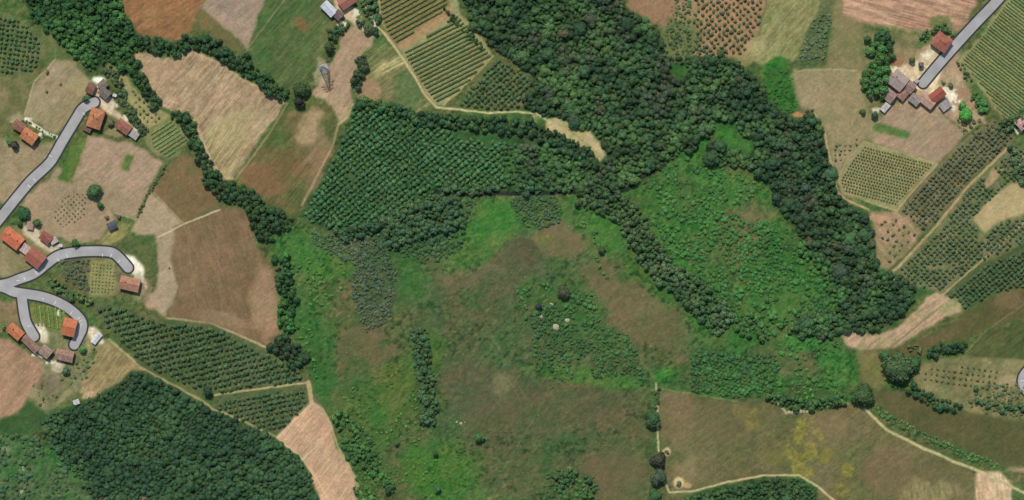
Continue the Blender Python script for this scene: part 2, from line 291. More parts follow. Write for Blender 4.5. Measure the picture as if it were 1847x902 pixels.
zone(FIELD,[(1430,126),(1490,122),(1560,125),(1560,170),(1570,202),(1600,215),(1604,250),(1556,256),(1530,286),(1508,326),(1500,300),(1491,265),(1486,235),(1466,200),(1442,195),(1431,165)],(154,138,108),(142,130,96),sc=50,amp=.08,soft=2,label='tan hay field west of the big farm')
track(None,[(1432,128),(1490,125),(1545,128)],3,(184,166,128),k=.5); track(None,[(1466,200),(1486,235),(1492,268),(1502,305),(1510,345),(1530,362),(1568,378)],4,(188,160,124),k=.8); blot(1440,207,16,7,(176,128,94),k=.9)
zone(FIELD,[(1556,60),(1600,60),(1650,72),(1660,95),(1620,130),(1585,185),(1590,215),(1562,190),(1556,130)],(112,112,76),(140,124,92),sc=20,soft=2,label='grass under the farm trees')
zone(FIELD,[(1590,190),(1640,195),(1690,200),(1742,240),(1702,284),(1690,296),(1640,280),(1570,256),(1590,218)],(158,134,110),(150,130,108),amp=.06,streak=(-40,3,.06),label='smooth tan field below the big farm')
zone(None,[(1576,222),(1590,222),(1644,240),(1636,250),(1576,238)],(90,112,62),jit=2); blot(1700,250,30,30,(146,122,102),k=.5)
zone('farmyard',[(1595,150),(1620,118),(1650,100),(1672,60),(1700,52),(1725,80),(1728,110),(1740,150),(1765,190),(1780,220),(1745,238),(1700,205),(1640,200),(1600,190)],(172,148,120),(154,130,104),sc=16,amp=.12,label='bare yard of the big farm')
zone(None,[(1622,122),(1650,110),(1680,84),(1700,90),(1700,120),(1690,150),(1712,172),(1720,195),(1700,180),(1660,165),(1625,145)],(212,194,162),(190,170,138),jit=3,sc=12)
blot(1620,112,12,9,(150,108,82),k=.8); blot(1740,130,24,44,(164,136,108),a=-25,k=.6); blot(1738,178,18,26,(158,122,98),k=.5); blot(1700,45,26,18,(96,112,66),a=30,k=.8); blot(1665,75,24,10,(86,106,60),a=-40,k=.8)
zone('vineyard_ground',[(1847,0),(1812,2),(1770,60),(1730,108),(1772,162),(1812,222),(1847,172)],(142,140,98),(134,134,92),amp=.08,label='pale ground of the north east vineyard')
zone('vineyard_ground',[(1556,256),(1600,268),(1690,296),(1640,350),(1620,379),(1560,362),(1520,350),(1508,326),(1530,286)],(152,144,104),(144,138,96),amp=.06,label='pale ground of the dotted vineyard')
zone(FIELD,[(1690,296),(1750,240),(1792,215),(1832,245),(1822,262),(1750,322),(1690,400),(1660,420),(1620,380),(1640,350)],(122,112,82),(106,104,72),sc=18,label='olive orchard soil')
zone(FIELD,[(1568,380),(1620,380),(1662,420),(1640,452),(1600,490),(1582,484),(1578,440),(1574,405)],(156,132,104),(128,118,84),sc=25,streak=(55,3,.1),label='pink triangular plot with sparse trees')
blot(1590,395,24,10,(180,140,112),k=.8,a=10); blot(1660,395,30,10,(172,138,108),k=.5)
zone(FIELD,[(1824,264),(1847,270),(1847,400),(1762,478),(1702,528),(1650,518),(1604,492),(1690,408),(1742,342)],(118,116,82),(96,106,68),sc=20,label='mixed orchard strip ground')
zone(FIELD,[(1847,402),(1847,505),(1796,530),(1742,560),(1704,530),(1762,480)],(82,96,62),(74,90,56),label='dark green orchard strip ground')
zone(FIELD,[(1822,330),(1847,340),(1847,356),(1800,400),(1776,422),(1754,396),(1772,372)],(182,162,122),(172,152,112),amp=.05,jit=2,label='pale sandy plot')
zone(None,[(1790,302),(1815,308),(1780,340),(1768,345)],(164,140,106),jit=2)
track(PATH,[(1822,262),(1742,340),(1690,406),(1620,482),(1606,494)],5,(166,146,108),label='farm track through the eastern orchards')
track(PATH,[(1850,398),(1760,480),(1702,530),(1640,590)],3.4,(158,146,104),label='thin track along the dark orchard strip')
zone(FIELD,[(1514,600),(1532,596),(1572,606),(1622,590),(1652,560),(1672,535),(1690,526),(1704,532),(1734,548),(1734,562),(1702,574),(1660,600),(1622,626),(1560,633),(1530,626)],(174,146,120),(160,142,108),sc=30,jit=3,streak=(-38,3,.1),label='pink tan turning strip beside the wood')
track(None,[(1600,632),(1640,600),(1700,552)],2.2,(120,108,80),k=.8); blot(1715,552,26,12,(140,142,96),a=-30,k=.7)
zone(FIELD,[(1847,505),(1800,530),(1752,558),(1736,572),(1692,598),(1622,628),(1560,640),(1600,650),(1660,640),(1700,618),(1742,612),(1772,596),(1847,545)],(98,90,60),(88,86,54),amp=.08,soft=2,label='dark olive brown field')
blot(1820,540,28,20,(128,106,78),k=.5,a=-30)
zone(FIELD,[(1742,640),(1772,602),(1847,548),(1847,648),(1790,652)],(82,90,54),(76,86,52),amp=.07,streak=(-35,3,.1),label='dark green field at the eastern edge')
track(None,[(1744,634),(1775,600),(1850,546)],2,(132,122,84),k=.7); blot(1800,650,50,8,(140,128,90),k=.5)
zone(FIELD,[(1545,632),(1600,636),(1600,690),(1590,702),(1572,700),(1556,680),(1546,655)],(124,112,74),(104,108,64),soft=2,label='brown strip under the big dark tree')
zone(FIELD,[(1652,655),(1740,640),(1800,652),(1847,640),(1847,780),(1780,750),(1740,740),(1700,735),(1650,700)],(134,126,88),(110,112,74),sc=18,label='straw orchard plot between hedges')
zone(FIELD,[(1588,700),(1640,706),(1700,746),(1760,746),(1847,776),(1847,842),(1810,842),(1750,818),(1690,792),(1640,768),(1600,740),(1572,714)],(92,88,58),(84,84,54),amp=.07,soft=2,label='smooth dark olive field')
zone(FIELD,[(1190,702),(1250,712),(1330,726),(1400,722),(1416,746),(1450,742),(1490,740),(1530,728),(1560,738),(1600,775),(1680,812),(1745,846),(1757,852),(1755,902),(1502,902),(1472,872),(1440,858),(1380,858),(1320,870),(1250,886),(1215,890),(1198,850),(1190,760)],(112,104,72),(96,98,62),sc=55,amp=.12,streak=(-35,3,.07),label='large olive field with yellow flower patches')
blot(1345,745,32,18,(160,142,58),k=.34,amp=.5,jit=1.3); blot(1350,765,10,10,(146,134,60),k=.5); blot(1457,782,21,29,(158,146,48),k=.34,amp=.5,jit=1.3); blot(1450,828,29,24,(152,138,50),k=.34,amp=.5,jit=1.3); blot(1490,820,16,20,(140,126,54),k=.5); blot(1520,852,24,27,(152,138,52),k=.34,amp=.5,jit=1.3); blot(1400,820,30,20,(118,112,62),k=.4)
blot(1595,855,48,50,(116,98,72),k=.6); blot(1310,760,80,50,(104,94,68),k=.5); blot(1500,765,40,22,(128,112,80),k=.5); blot(1690,850,60,40,(96,90,60),k=.5); blot(1225,760,30,60,(126,106,80),k=.5); blot(1675,885,50,22,(140,130,92),k=.6,streak=(80,2,.2)); blot(1240,850,26,34,(140,122,90),k=.6)
zone(FIELD,[(1760,852),(1800,850),(1826,872),(1826,902),(1755,902)],(196,170,138),(180,152,122),jit=2,streak=(80,3,.14),label='pale straw strip field')
zone(FIELD,[(1826,872),(1847,888),(1847,902),(1826,902)],(84,104,62),jit=2,label='small green plot')
zone(FIELD,[(1812,846),(1847,836),(1847,870)],(152,130,106),(144,124,100),jit=2,label='pinkish triangular plot')
track(PATH,[(1183,690),(1186,720),(1187,800),(1192,850),(1206,888),(1250,886),(1312,869),(1380,857),(1440,857),(1472,876),(1510,908)],3.6,(186,170,130),label='pale farm track around the olive field')
track(PATH,[(1560,738),(1600,775),(1660,806),(1720,832),(1762,848),(1850,890)],5,(176,166,122),label='pale grassy track below the dark field')
track(None,[(1190,700),(1250,711),(1330,724)],3,(110,130,76),k=.8); track(None,[(1400,720),(1418,746),(1450,742)],4,(196,180,150),k=.8); track(None,[(1490,734),(1520,724),(1530,728)],3,(176,170,120),k=.7)
blot(1203,815,9,9,(206,184,144),k=.9,jit=.15); blot(1224,870,12,12,(206,182,140),k=.9,jit=.15); blot(1240,875,12,6,(196,164,118),k=.7)
track(None,[(1184,690),(1172,668),(1140,640)],4,(122,116,70),k=.5)
track(PATH,[(284,428),(312,414),(336,402),(396,379)],3,(190,170,138),label='thin pale track between the two brown fields')
track(None,[(276,345),(330,402)],1.6,(172,150,120),k=.8)
track(None,[(300,296),(285,322),(266,352),(248,392)],3.4,(84,92,60),k=.85)
track(None,[(292,294),(318,272),(345,258)],4,(88,104,62),k=.7)
track(None,[(246,98),(262,140),(284,182),(312,200)],3,(186,160,126),k=.6)
track(None,[(100,106),(84,126),(62,146),(44,206)],3,(184,164,130),k=.6)
track(None,[(160,246),(130,330)],3,(150,130,104),k=.6); track(None,[(208,384),(245,396)],3,(182,160,130),k=.6)
track(None,[(1508,326),(1530,286),(1558,256),(1600,268),(1690,296)],2.2,(178,158,122),k=.7); track(None,[(1690,296),(1640,352),(1618,380),(1560,362)],3,(186,164,124),k=.7)
track(None,[(1644,282),(1690,238),(1712,215)],2,(168,146,120),k=.6)
for bx, by, rx, ry in ((205,190,8,6),(230,214,9,5),(246,232,7,5),(52,218,6,5),(73,243,4,4),(30,222,8,5),(60,420,8,6),(92,446,9,5),(106,452,6,4),(38,448,8,6),(70,480,9,4),(96,655,10,5),(64,640,9,4),(108,560,5,6),(1700,166,10,6),(1720,176,8,8),(1660,150,7,5),(1612,126,8,6),(1580,200,6,5),(1716,196,8,6),(1670,100,8,5),(250,508,8,12),(618,44,8,5),(642,26,7,8),(676,40,5,9),(1838,236,8,5)):
    blot(bx, by, rx*1.2, ry*1.2, (232,220,200), k=.85, jit=1.2)
for bx, by, rx, ry in ((1020,425,26,30),(1045,455,20,16),(1120,555,34,20),(1000,415,20,12),(655,600,40,14),(800,500,22,12)): blot(bx, by, rx, ry, (128,106,80), k=.5, jit=1)
blot(985,432,18,8,(136,132,66),k=.45,jit=1,amp=.3); blot(925,455,40,28,(84,82,58),k=.6,jit=1)
for bx, by, rx, ry in ((1290,235,34,16),(1345,262,30,14),(1285,312,30,12),(1265,262,22,12),(1395,215,14,10)): blot(bx, by, rx, ry, (66,114,52), k=.7, jit=1)
# faint trails and wheel marks
for pts_ in ([(850,540),(880,590),(905,640),(950,720)],[(842,548),(872,598),(897,648),(940,725)],[(1185,690),(1150,640),(1095,560),(1060,500)],[(1020,650),(960,760),(900,860)],[(600,660),(660,630),(720,610)]):
    track(None, pts_, 1.6, (128,126,92), k=.35, jit=3)
for pts_ in ([(300,110),(420,300)],[(330,108),(455,270)],[(340,430),(352,560)],[(390,400),(400,570)],[(1560,140),(1520,290)],[(170,260),(150,322)],[(1630,270),(1690,205)],[(12,640),(50,690)]):
    track(None, pts_, 1.3, (186,164,132), k=.28, jit=3)
# stream bed, its wide dark band also painting in the shadow along it
track('stream_bed_painted_shade',[(780,345),(800,350),(860,352),(900,348),(960,350),(1040,345),(1090,352),(1132,342),(1150,322),(1200,298)],8,(44,52,44),jit=3,label='stream bed with shadow painted in dark, between plantation and valley')
# yards and drives, pale gravel
zone('gravel_yard',[(222,458),(240,462),(258,480),(261,492),(254,503),(238,494),(236,480)],(244,236,218),(232,222,200),jit=1.5,amp=.05,label='white gravel yard at the lane end')
zone('gravel_yard',[(168,138),(186,138),(190,146),(178,154),(166,146)],(240,236,228),jit=1.5,amp=.04,label='white concrete pad beside the grey roofs')
zone('gravel_yard',[(162,162),(178,150),(196,170),(206,182),(204,196),(216,206),(236,224),(252,238),(246,240),(222,220),(200,208),(186,200),(178,190)],(206,192,168),(186,168,142),jit=2,sc=12,label='pale yard between the north west houses')
blot(232,160,12,26,(150,144,106),k=.5,a=-25)
track('gravel_yard',[(46,214),(60,226),(84,240),(108,250)],6,(228,216,196),jit=2,label='white drive from the orange house to the lane')
zone('gravel_yard',[(60,586),(78,582),(86,598),(90,618),(76,618),(66,606)],(232,220,196),(206,190,164),jit=2,sc=10,label='white yard at the lower farm')
zone('gravel_yard',[(40,410),(58,404),(66,412),(80,440),(104,440),(116,448),(100,458),(84,452),(64,440),(44,422)],(206,192,166),(184,168,142),jit=2,label='pale courtyard between the western houses')
zone('gravel_yard',[(156,590),(172,588),(184,604),(188,618),(172,620),(160,606)],(220,208,184),(180,166,140),jit=3,sc=8,label='pale rubble yard near the white shed')
zone('gravel_yard',[(590,0),(612,-6),(640,30),(668,55),(690,62),(672,66),(642,48),(620,30),(606,14)],(206,184,156),(180,160,134),jit=3,sc=10,label='pale yard of the northern farm')
blot(105,662,16,12,(196,182,162),k=.7); blot(158,714,16,8,(196,168,130),k=.8,a=-20); blot(30,215,14,10,(180,158,132),k=.5); blot(250,520,14,26,(158,146,118),k=.6); blot(265,525,8,24,(170,138,116),k=.5); blot(120,545,10,6,(190,150,130),k=.6)
blot(580,130,14,26,(170,160,132),k=.6); blot(578,165,14,14,(178,152,124),k=.6); blot(1770,705,1,1,(0,0,0),k=0); blot(1815,690,24,12,(182,156,128),k=.6,a=-20); blot(1620,505,8,5,(220,220,190),k=.8,a=30); blot(1640,518,10,5,(226,224,196),k=.9,a=35)
blot(1844,292,10,12,(196,190,178),k=.8)
track('lane_verge',[(1500,908),(1510,908)],1,(90,90,70)) if False else None

# patchiness of the sward and soil (hue, dryness, tufts)
wg = np.clip((COL[..., 1]-COL[..., 0])/24+.55, .25, 1.0)
isf = np.isin(ZID, [i for i, z in enumerate(zone_meta) if z[0] in ('field', 'farmyard', 'gravel_yard', 'path')]).astype(float)
isf = blur(isf, 2); wg = wg*(1-.45*isf)
ism = blur(np.isin(ZID, [i for i, z in enumerate(zone_meta) if z[0] == 'meadow']).astype(float), 2)[..., None]
lum = (COL@np.array([.3, .6, .1]))[..., None]
COL = COL*(1-ism)+(COL*.94+lum*.06)*np.array([.91, .94, .92])*ism
a_ = math.radians(-38); U_ = PX*math.cos(a_)+PY*math.sin(a_); V_ = -PX*math.sin(a_)+PY*math.cos(a_)
U_ = U_+warp1*10; V_ = V_+warp2*8
h1 = fbm(PX, PY, 34, 901, 4)-.5; h2 = fbm(U_, V_*2.2, 16, 933, 4)-.5; h3 = fbm(U_*.8, V_*2.6, 5.5, 955, 3)-.5; h4 = vnoise(PX/2.3, PY/2.3, 977)-.5
hue = (h1*1.3+h2*1.1+h3*.5)*wg
COL[..., 0] *= 1+.34*hue; COL[..., 1] *= 1-.04*hue; COL[..., 2] *= 1+.10*hue
COL *= (1+(.18*h2+.24*h3+.12*h4)*(.45+.75*wg))[..., None]
tuft = np.clip((fbm(PX, PY, 6.5, 1201, 2)-.60)*7, 0, 1)*np.clip((fbm(PX, PY, 60, 1301, 2)-.38)*6, 0, 1)*np.clip((wg-.5)*2.4, 0, 1)
COL *= (1-.22*tuft)[..., None]; COL[..., 0] *= 1-.10*tuft
RELIEF = (.25+.75*np.clip((wg-.45)*2, 0, 1))*(.9*(fbm(PX, PY, 7, 1401, 3)-.5)+.5*(fbm(U_, V_*2, 5, 1501, 2)-.5)+.5*tuft)
# ------------------------------------------------------------------ materials
ALB = 0.86   # surface colour from display colour
def mat(name): 
    m = bpy.data.materials.new(name); m.use_nodes = True
    return m, m.node_tree.nodes, m.node_tree.links, m.node_tree.nodes['Principled BSDF']
def ground_mat():
    m, n, l, b = mat('soil_and_grass')
    at = n.new('ShaderNodeAttribute'); at.attribute_name = 'Col'
    geo = n.new('ShaderNodeNewGeometry')
    nz = n.new('ShaderNodeTexNoise'); nz.inputs['Scale'].default_value = .7; nz.inputs['Detail'].default_value = 5; nz.inputs['Roughness'].default_value = .7
    l.new(geo.outputs['Position'], nz.inputs['Vector'])
    mr = n.new('ShaderNodeMapRange'); mr.inputs[1].default_value = .3; mr.inputs[2].default_value = .7; mr.inputs[3].default_value = .86; mr.inputs[4].default_value = 1.14
    l.new(nz.outputs[0], mr.inputs[0])
    mx = n.new('ShaderNodeVectorMath'); mx.operation = 'SCALE'
    l.new(at.outputs['Color'], mx.inputs[0]); l.new(mr.outputs[0], mx.inputs['Scale'])
    l.new(mx.outputs[0], b.inputs['Base Color'])
    b.inputs['Roughness'].default_value = .95; b.inputs['Specular IOR Level'].default_value = .1
    bp = n.new('ShaderNodeBump'); bp.inputs['Strength'].default_value = .5; bp.inputs['Distance'].default_value = .35
    n2 = n.new('ShaderNodeTexNoise'); n2.inputs['Scale'].default_value = .45; n2.inputs['Detail'].default_value = 6
    l.new(geo.outputs['Position'], n2.inputs['Vector'])
    l.new(n2.outputs[0], bp.inputs['Height']); l.new(bp.outputs[0], b.inputs['Normal'])
    return m
GM = ground_mat()
def foliage_mat(name, use_attr):
    m, n, l, b = mat(name)
    if use_attr:
        t = n.new('ShaderNodeAttribute'); t.attribute_name = 'tint'; tc = t.outputs['Color']
    else:
        t = n.new('ShaderNodeObjectInfo'); tc = t.outputs['Color']
    v = n.new('ShaderNodeAttribute'); v.attribute_name = 'leaf'
    mx = n.new('ShaderNodeVectorMath'); mx.operation = 'SCALE'
    l.new(tc, mx.inputs[0]); l.new(v.outputs['Fac'], mx.inputs['Scale'])
    l.new(mx.outputs[0], b.inputs['Base Color'])
    b.inputs['Roughness'].default_value = .85; b.inputs['Specular IOR Level'].default_value = .15
    return m
FOL_O = foliage_mat('foliage', False); FOL_A = foliage_mat('foliage_mass', True)
def flat(name, col, rough=.85, var=.18, scale=1.5, metal=0, bump=0):
    m, n, l, b = mat(name)
    geo = n.new('ShaderNodeTexCoord')
    nz = n.new('ShaderNodeTexNoise'); nz.inputs['Scale'].default_value = scale; nz.inputs['Detail'].default_value = 5
    l.new(geo.outputs['Object'], nz.inputs['Vector'])
    cr = n.new('ShaderNodeValToRGB'); c = lin(col)*ALB
    cr.color_ramp.elements[0].position = .3; cr.color_ramp.elements[1].position = .7
    cr.color_ramp.elements[0].color = (*(c*(1-var)), 1); cr.color_ramp.elements[1].color = (*np.clip(c*(1+var), 0, .9), 1)
    l.new(nz.outputs[0], cr.inputs[0]); l.new(cr.outputs[0], b.inputs['Base Color'])
    b.inputs['Roughness'].default_value = rough; b.inputs['Metallic'].default_value = metal; b.inputs['Specular IOR Level'].default_value = .25
    return m
def roof_mat(name, col, col2, var=.22):
    g_ = sum(col)/3; col = tuple(min(235, c*.97+g_*.05) for c in col); g_ = sum(col2)/3; col2 = tuple(c*.8+g_*.16 for c in col2)
    m, n, l, b = mat(name)
    tc = n.new('ShaderNodeTexCoord')
    w = n.new('ShaderNodeTexWave'); w.wave_type = 'BANDS'; w.bands_direction = 'X'; w.inputs['Scale'].default_value = .9; w.inputs['Distortion'].default_value = .6
    nz = n.new('ShaderNodeTexNoise'); nz.inputs['Scale'].default_value = .55; nz.inputs['Detail'].default_value = 6; nz.inputs['Roughness'].default_value = .65
    l.new(tc.outputs['Object'], w.inputs['Vector']); l.new(tc.outputs['Object'], nz.inputs['Vector'])
    cr = n.new('ShaderNodeValToRGB'); cr.color_ramp.elements[0].position = .36; cr.color_ramp.elements[1].position = .64
    cr.color_ramp.elements[0].color = (*(lin(col2)*ALB), 1); cr.color_ramp.elements[1].color = (*(lin(col)*ALB), 1)
    l.new(nz.outputs[0], cr.inputs[0])
    mr = n.new('ShaderNodeMapRange'); mr.inputs[3].default_value = 1-var; mr.inputs[4].default_value = 1+var*.5
    l.new(w.outputs['Fac'], mr.inputs[0])
    mx = n.new('ShaderNodeVectorMath'); mx.operation = 'SCALE'; l.new(cr.outputs[0], mx.inputs[0]); l.new(mr.outputs[0], mx.inputs['Scale'])
    l.new(mx.outputs[0], b.inputs['Base Color']); b.inputs['Roughness'].default_value = .85
    bp = n.new('ShaderNodeBump'); bp.inputs['Strength'].default_value = .4; bp.inputs['Distance'].default_value = .1
    l.new(w.outputs['Fac'], bp.inputs['Height']); l.new(bp.outputs[0], b.inputs['Normal'])
    return m

# ------------------------------------------------------------------ object helpers
def tag(o, label=None, cat=None, group=None, kind=None):
    if label: o['label'] = label
    if cat: o['category'] = cat
    if group: o['group'] = group
    if kind: o['kind'] = kind
    return o
def mesh_np(name, V, F, m=None, smooth=False):
    """V (n,3), F (k,4) or (k,3) int"""
    me = bpy.data.meshes.new(name)
    V = np.asarray(V, np.float32); F = np.asarray(F, np.int32); k = F.shape[1]
    me.vertices.add(len(V)); me.vertices.foreach_set('co', V.ravel())
    me.loops.add(F.size); me.loops.foreach_set('vertex_index', F.ravel())
    me.polygons.add(len(F)); me.polygons.foreach_set('loop_start', np.arange(0, F.size, k, dtype=np.int32))
    try: me.polygons.foreach_set('loop_total', np.full(len(F), k, np.int32))
    except Exception: pass
    me.polygons.foreach_set('use_smooth', np.full(len(F), smooth))
    me.update(calc_edges=True)
    if m: me.materials.append(m)
    return me
def add_obj(name, me, parent=None, loc=None, rz=0):
    o = bpy.data.objects.new(name, me); C.objects.link(o)
    if parent is not None: o.parent = parent
    if loc is not None: o.location = loc
    o.rotation_euler.z = rz
    return o
def set_col(me, name, arr, dom='POINT'):
    a = me.attributes.new(name, 'FLOAT_COLOR', dom)
    d = np.ones((len(arr), 4), np.float32); d[:, :3] = arr; a.data.foreach_set('color', d.ravel())
def set_f(me, name, arr):
    a = me.attributes.new(name, 'FLOAT', 'POINT'); a.data.foreach_set('value', np.asarray(arr, np.float32))

# ------------------------------------------------------------------ build the ground sheets
ROADLINES = [[(-60,470),(-20,418),(0,393),(55,326),(86,297),(112,255),(138,212),(154,192),(170,184)],[(-60,512),(0,514),(36,503),(62,493),(106,461),(135,455),(200,455),(215,465),(231,483)],
 [(0,517),(40,529),(76,535),(106,546),(130,561),(148,590),(134,622)],[(39,530),(48,582),(62,607)],[(1665,150),(1850,-60)],[(1900,610),(1845,687),(1900,770)]]
DR = np.minimum.reduce([dist_line(PX, PY, r) for r in ROADLINES]); RELIEF = RELIEF*np.clip((DR-13)/6, 0, 1)
edge_f = np.clip(np.minimum.reduce([PX-PX.min(), PX.max()-PX, PY-PY.min(), PY.max()-PY])/10, 0, 1)
WX, WY = W(PX, PY); WZ = hgt(WX, WY)+RELIEF*edge_f
VG = np.stack([WX, WY, WZ], -1).reshape(-1, 3); CG = (lin(np.clip(COL, 0, 250))*np.array([.855, .862, .78])).reshape(-1, 3)
idx = np.arange(NH_*NW_).reshape(NH_, NW_)
Q = np.stack([idx[1:, :-1], idx[1:, 1:], idx[:-1, 1:], idx[:-1, :-1]], -1).reshape(-1, 4)
zq = ZID[:-1, :-1].reshape(-1)
def part_mesh(name, Qs):
    used = np.unique(Qs); remap = np.zeros(len(VG), np.int32); remap[used] = np.arange(len(used), dtype=np.int32)
    me = mesh_np(name, VG[used], remap[Qs], GM, True); set_col(me, 'Col', CG[used]); return me
for k, (nm, lab) in enumerate(zone_meta):
    sel = Q[zq == k]
    if len(sel) < 12: 
        if len(sel): zq[zq == k] = 0
        continue
    if k == 0: continue
    tag(add_obj(nm, part_mesh(nm, sel)), lab, None, None, 'structure')
# ground: what is left, plus a wide apron to the horizon (one sheet)
sel = Q[zq == 0]
used = np.unique(sel); remap = np.zeros(len(VG), np.int32); remap[used] = np.arange(len(used), dtype=np.int32)
x0, x1 = VG[:, 0].min(), VG[:, 0].max(); y0, y1 = VG[:, 1].min(), VG[:, 1].max()
ring = [1, 1.15, 1.5, 2.2, 4, 9, 20, 60]
bv, bf, bc = [], [], []
nb = 64
def rect_pt(t, s):
    t = t % 1.0; u = t*4; k = int(u); f = u-k
    P = [(x0, y0), (x1, y0), (x1, y1), (x0, y1)]
    a, b = P[k], P[(k+1) % 4]; return ((a[0]+(b[0]-a[0])*f)*s, (a[1]+(b[1]-a[1])*f)*s)
pal = [(120,112,80),(84,100,58),(150,132,104),(74,92,52),(134,112,84)]
for i, s in enumerate(ring):
    for j in range(nb):
        p = rect_pt(j/nb, s); bv.append((p[0], p[1], 0)); bc.append(lin(pal[int(_hash(np.array(i), np.array(j//2), 3)*4.99)])*ALB)
for i in range(len(ring)-1):
    for j in range(nb):
        a = i*nb+j; b = i*nb+(j+1) % nb; bf.append((a, a+nb, b+nb, b))
off = len(used)
me = mesh_np('ground', np.concatenate([VG[used], np.array(bv)]), np.concatenate([remap[sel], np.array(bf)+off]), GM, True)
set_col(me, 'Col', np.concatenate([CG[used], np.array(bc)]))
tag(add_obj('ground', me), 'rough grass between fields and hedges', None, None, 'structure')

# ------------------------------------------------------------------ lanes
road_m = flat('road_surface', (160,158,154), .85, .14, .12)
kerb_m = flat('dark_kerb', (52,52,52), .8, .1, 1)
white_m = flat('white_paint', (240,240,240), .6, .03, 3)
def smooth_line(pts, n=6):
    P = [np.array(p, float) for p in pts]; P = [2*P[0]-P[1]]+P+[2*P[-1]-P[-2]]; out = []
    for i in range(1, len(P)-2):
        a, b, c, d = P[i-1:i+3]
        for k in range(n):
            t = k/n
            out.append(.5*((2*b)+(c-a)*t+(2*a-5*b+4*c-d)*t*t+(3*b-a-3*c+d)*t**3)*1.0)
    out.append(P[-2]); return out
def ribbon_outline(pts, hw, cap0, cap1):
    L, R = [], []
    n = len(pts)
    for i, p in enumerate(pts):
        d = pts[min(i+1, n-1)]-pts[max(i-1, 0)]; d /= np.linalg.norm(d)+1e-9; nn = np.array([-d[1], d[0]])
        L.append(p+nn*hw); R.append(p-nn*hw)
    rows = list(zip(L, R))
    def cap(p, d):
        out = []
        nn = np.array([-d[1], d[0]])
        for k in range(1, 8):
            a = k/8*math.pi/2; out.append((p+d*hw*math.sin(a)+nn*hw*math.cos(a), p+d*hw*math.sin(a)-nn*hw*math.cos(a)))
        return out
    if cap1:
        d = pts[-1]-pts[-2]; d /= np.linalg.norm(d); rows += cap(pts[-1], d)
    if cap0:
        d = pts[0]-pts[1]; d /= np.linalg.norm(d); rows = [(b, a) for a, b in reversed(cap(pts[0], d))]+rows
    return rows
def ribbon_mesh(name, pts, hw, z, m, cap0=False, cap1=False, thick=.5):
    rows = ribbon_outline(pts, hw, cap0, cap1)
    V, F = [], []
    ns = 4
    for L, R in rows:
        for k in range(ns+1):
            p = L+(R-L)*k/ns; x, y = W(*p); h = float(hgt(x, y)); V.append((x, y, h+z))
        for p in (L, R):
            x, y = W(*p); V.append((x, y, float(hgt(x, y))-thick))
    s = ns+3
    for i in range(len(rows)-1):
        a, b = i*s, (i+1)*s
        for k in range(ns): F.append((a+k, a+k+1, b+k+1, b+k))
        F.append((a+ns+1, a, b, b+ns+1)); F.append((a+ns, a+ns+2, b+ns+2, b+ns))
    for e in (0, (len(rows)-1)*s): F.append((e+ns+1, e, e+ns, e+ns+2))
    return mesh_np(name, V, F, m)
ROADS = [
 ([(-60,470),(-20,418),(0,393),(28,358),(55,326),(86,297),(98,280),(112,255),(138,212),(146,199),(154,192),(170,184)],False,True,'grey lane with dark edges running up to the north west farm'),
 ([(-60,512),(0,514),(36,503),(62,493),(84,476),(106,461),(135,455),(170,453),(200,455),(215,465),(231,483)],False,True,'grey curved lane ending at the white gravel yard'),
 ([(-60,512),(0,517),(24,526),(40,529),(76,535),(106,546),(130,561),(146,578),(148,592),(142,606),(134,622)],False,True,'grey hooked lane ending beside the lower farm'),
 ([(39,530),(43,560),(48,582),(62,607)],False,True,'short grey lane down to the white yard'),
 ([(1665,150),(1702,106),(1760,42),(1800,0),(1850,-60)],True,False,'straight grey lane from the big farm to the northern edge'),
 ([(1900,610),(1866,655),(1845,687),(1866,722),(1900,770)],False,False,'grey lane bend touching the eastern edge'),
]
ticks = {0:[((148,203),(153,207)),((88,280),(94,283)),((59,322),(64,327)),((49,333),(54,338))],
 1:[((30,506),(36,507)),((43,500),(46,506)),((63,489),(68,495)),((103,466),(107,472)),((120,459),(122,464)),((185,458),(185,463)),((199,464),(202,458)),((212,474),(217,469))],
 2:[((78,537),(78,541)),((98,549),(101,543)),((127,567),(131,561)),((140,576),(145,572)),((142,581),(148,577)),((143,586),(149,584)),((141,589),(147,588))],
 3:[((50,589),(56,587))], 4:[], 5:[((1841,688),(1850,686))]}
for i, (pts, c0, c1, lab) in enumerate(ROADS):
    P = smooth_line(pts, 5) if i in (1, 2, 5) else smooth_line(pts, 4)
    r = add_obj('road', ribbon_mesh('road', P, 8.5, .30+.012*i, road_m, c0, c1)); tag(r, lab, None, None, 'structure')
    add_obj('kerb', ribbon_mesh('kerb', P, 11.5, .17+.006*i, kerb_m, c0, c1), r)
    for a, b in ticks[i]:
        q = [np.array(a, float), np.array(b, float)]
        add_obj('road_marking', ribbon_mesh('road_marking', q, .35, .40+.012*i, white_m, thick=-.30), r)
    if False:
        V, F = [], []; cx, cy = W(39, 530)
        for ring_r in (0, 1):
            for k in range(40):
                a = k/40*2*math.pi; x = cx+3.5*math.cos(a); y = cy+3.5*math.sin(a); V.append((x, y, float(hgt(cx, cy))+(.62 if ring_r else .1)))
        V.append((cx, cy, float(hgt(cx, cy))+.62))
        F = [(k, (k+1) % 40, 40+(k+1) % 40, 40+k) for k in range(40)]
        bm = bmesh.new(); vv = [bm.verts.new(v) for v in V]
        for f in F: bm.faces.new([vv[q] for q in f])
        bm.faces.new([vv[40+k] for k in range(40)]); bmesh.ops.delete(bm, geom=[vv[-1]], context='VERTS')
        me = bpy.data.meshes.new('road_marking'); bm.to_mesh(me); bm.free(); me.materials.append(white_m)
        add_obj('road_marking', me, r)['label'] = 'round white disc at the lane junction'

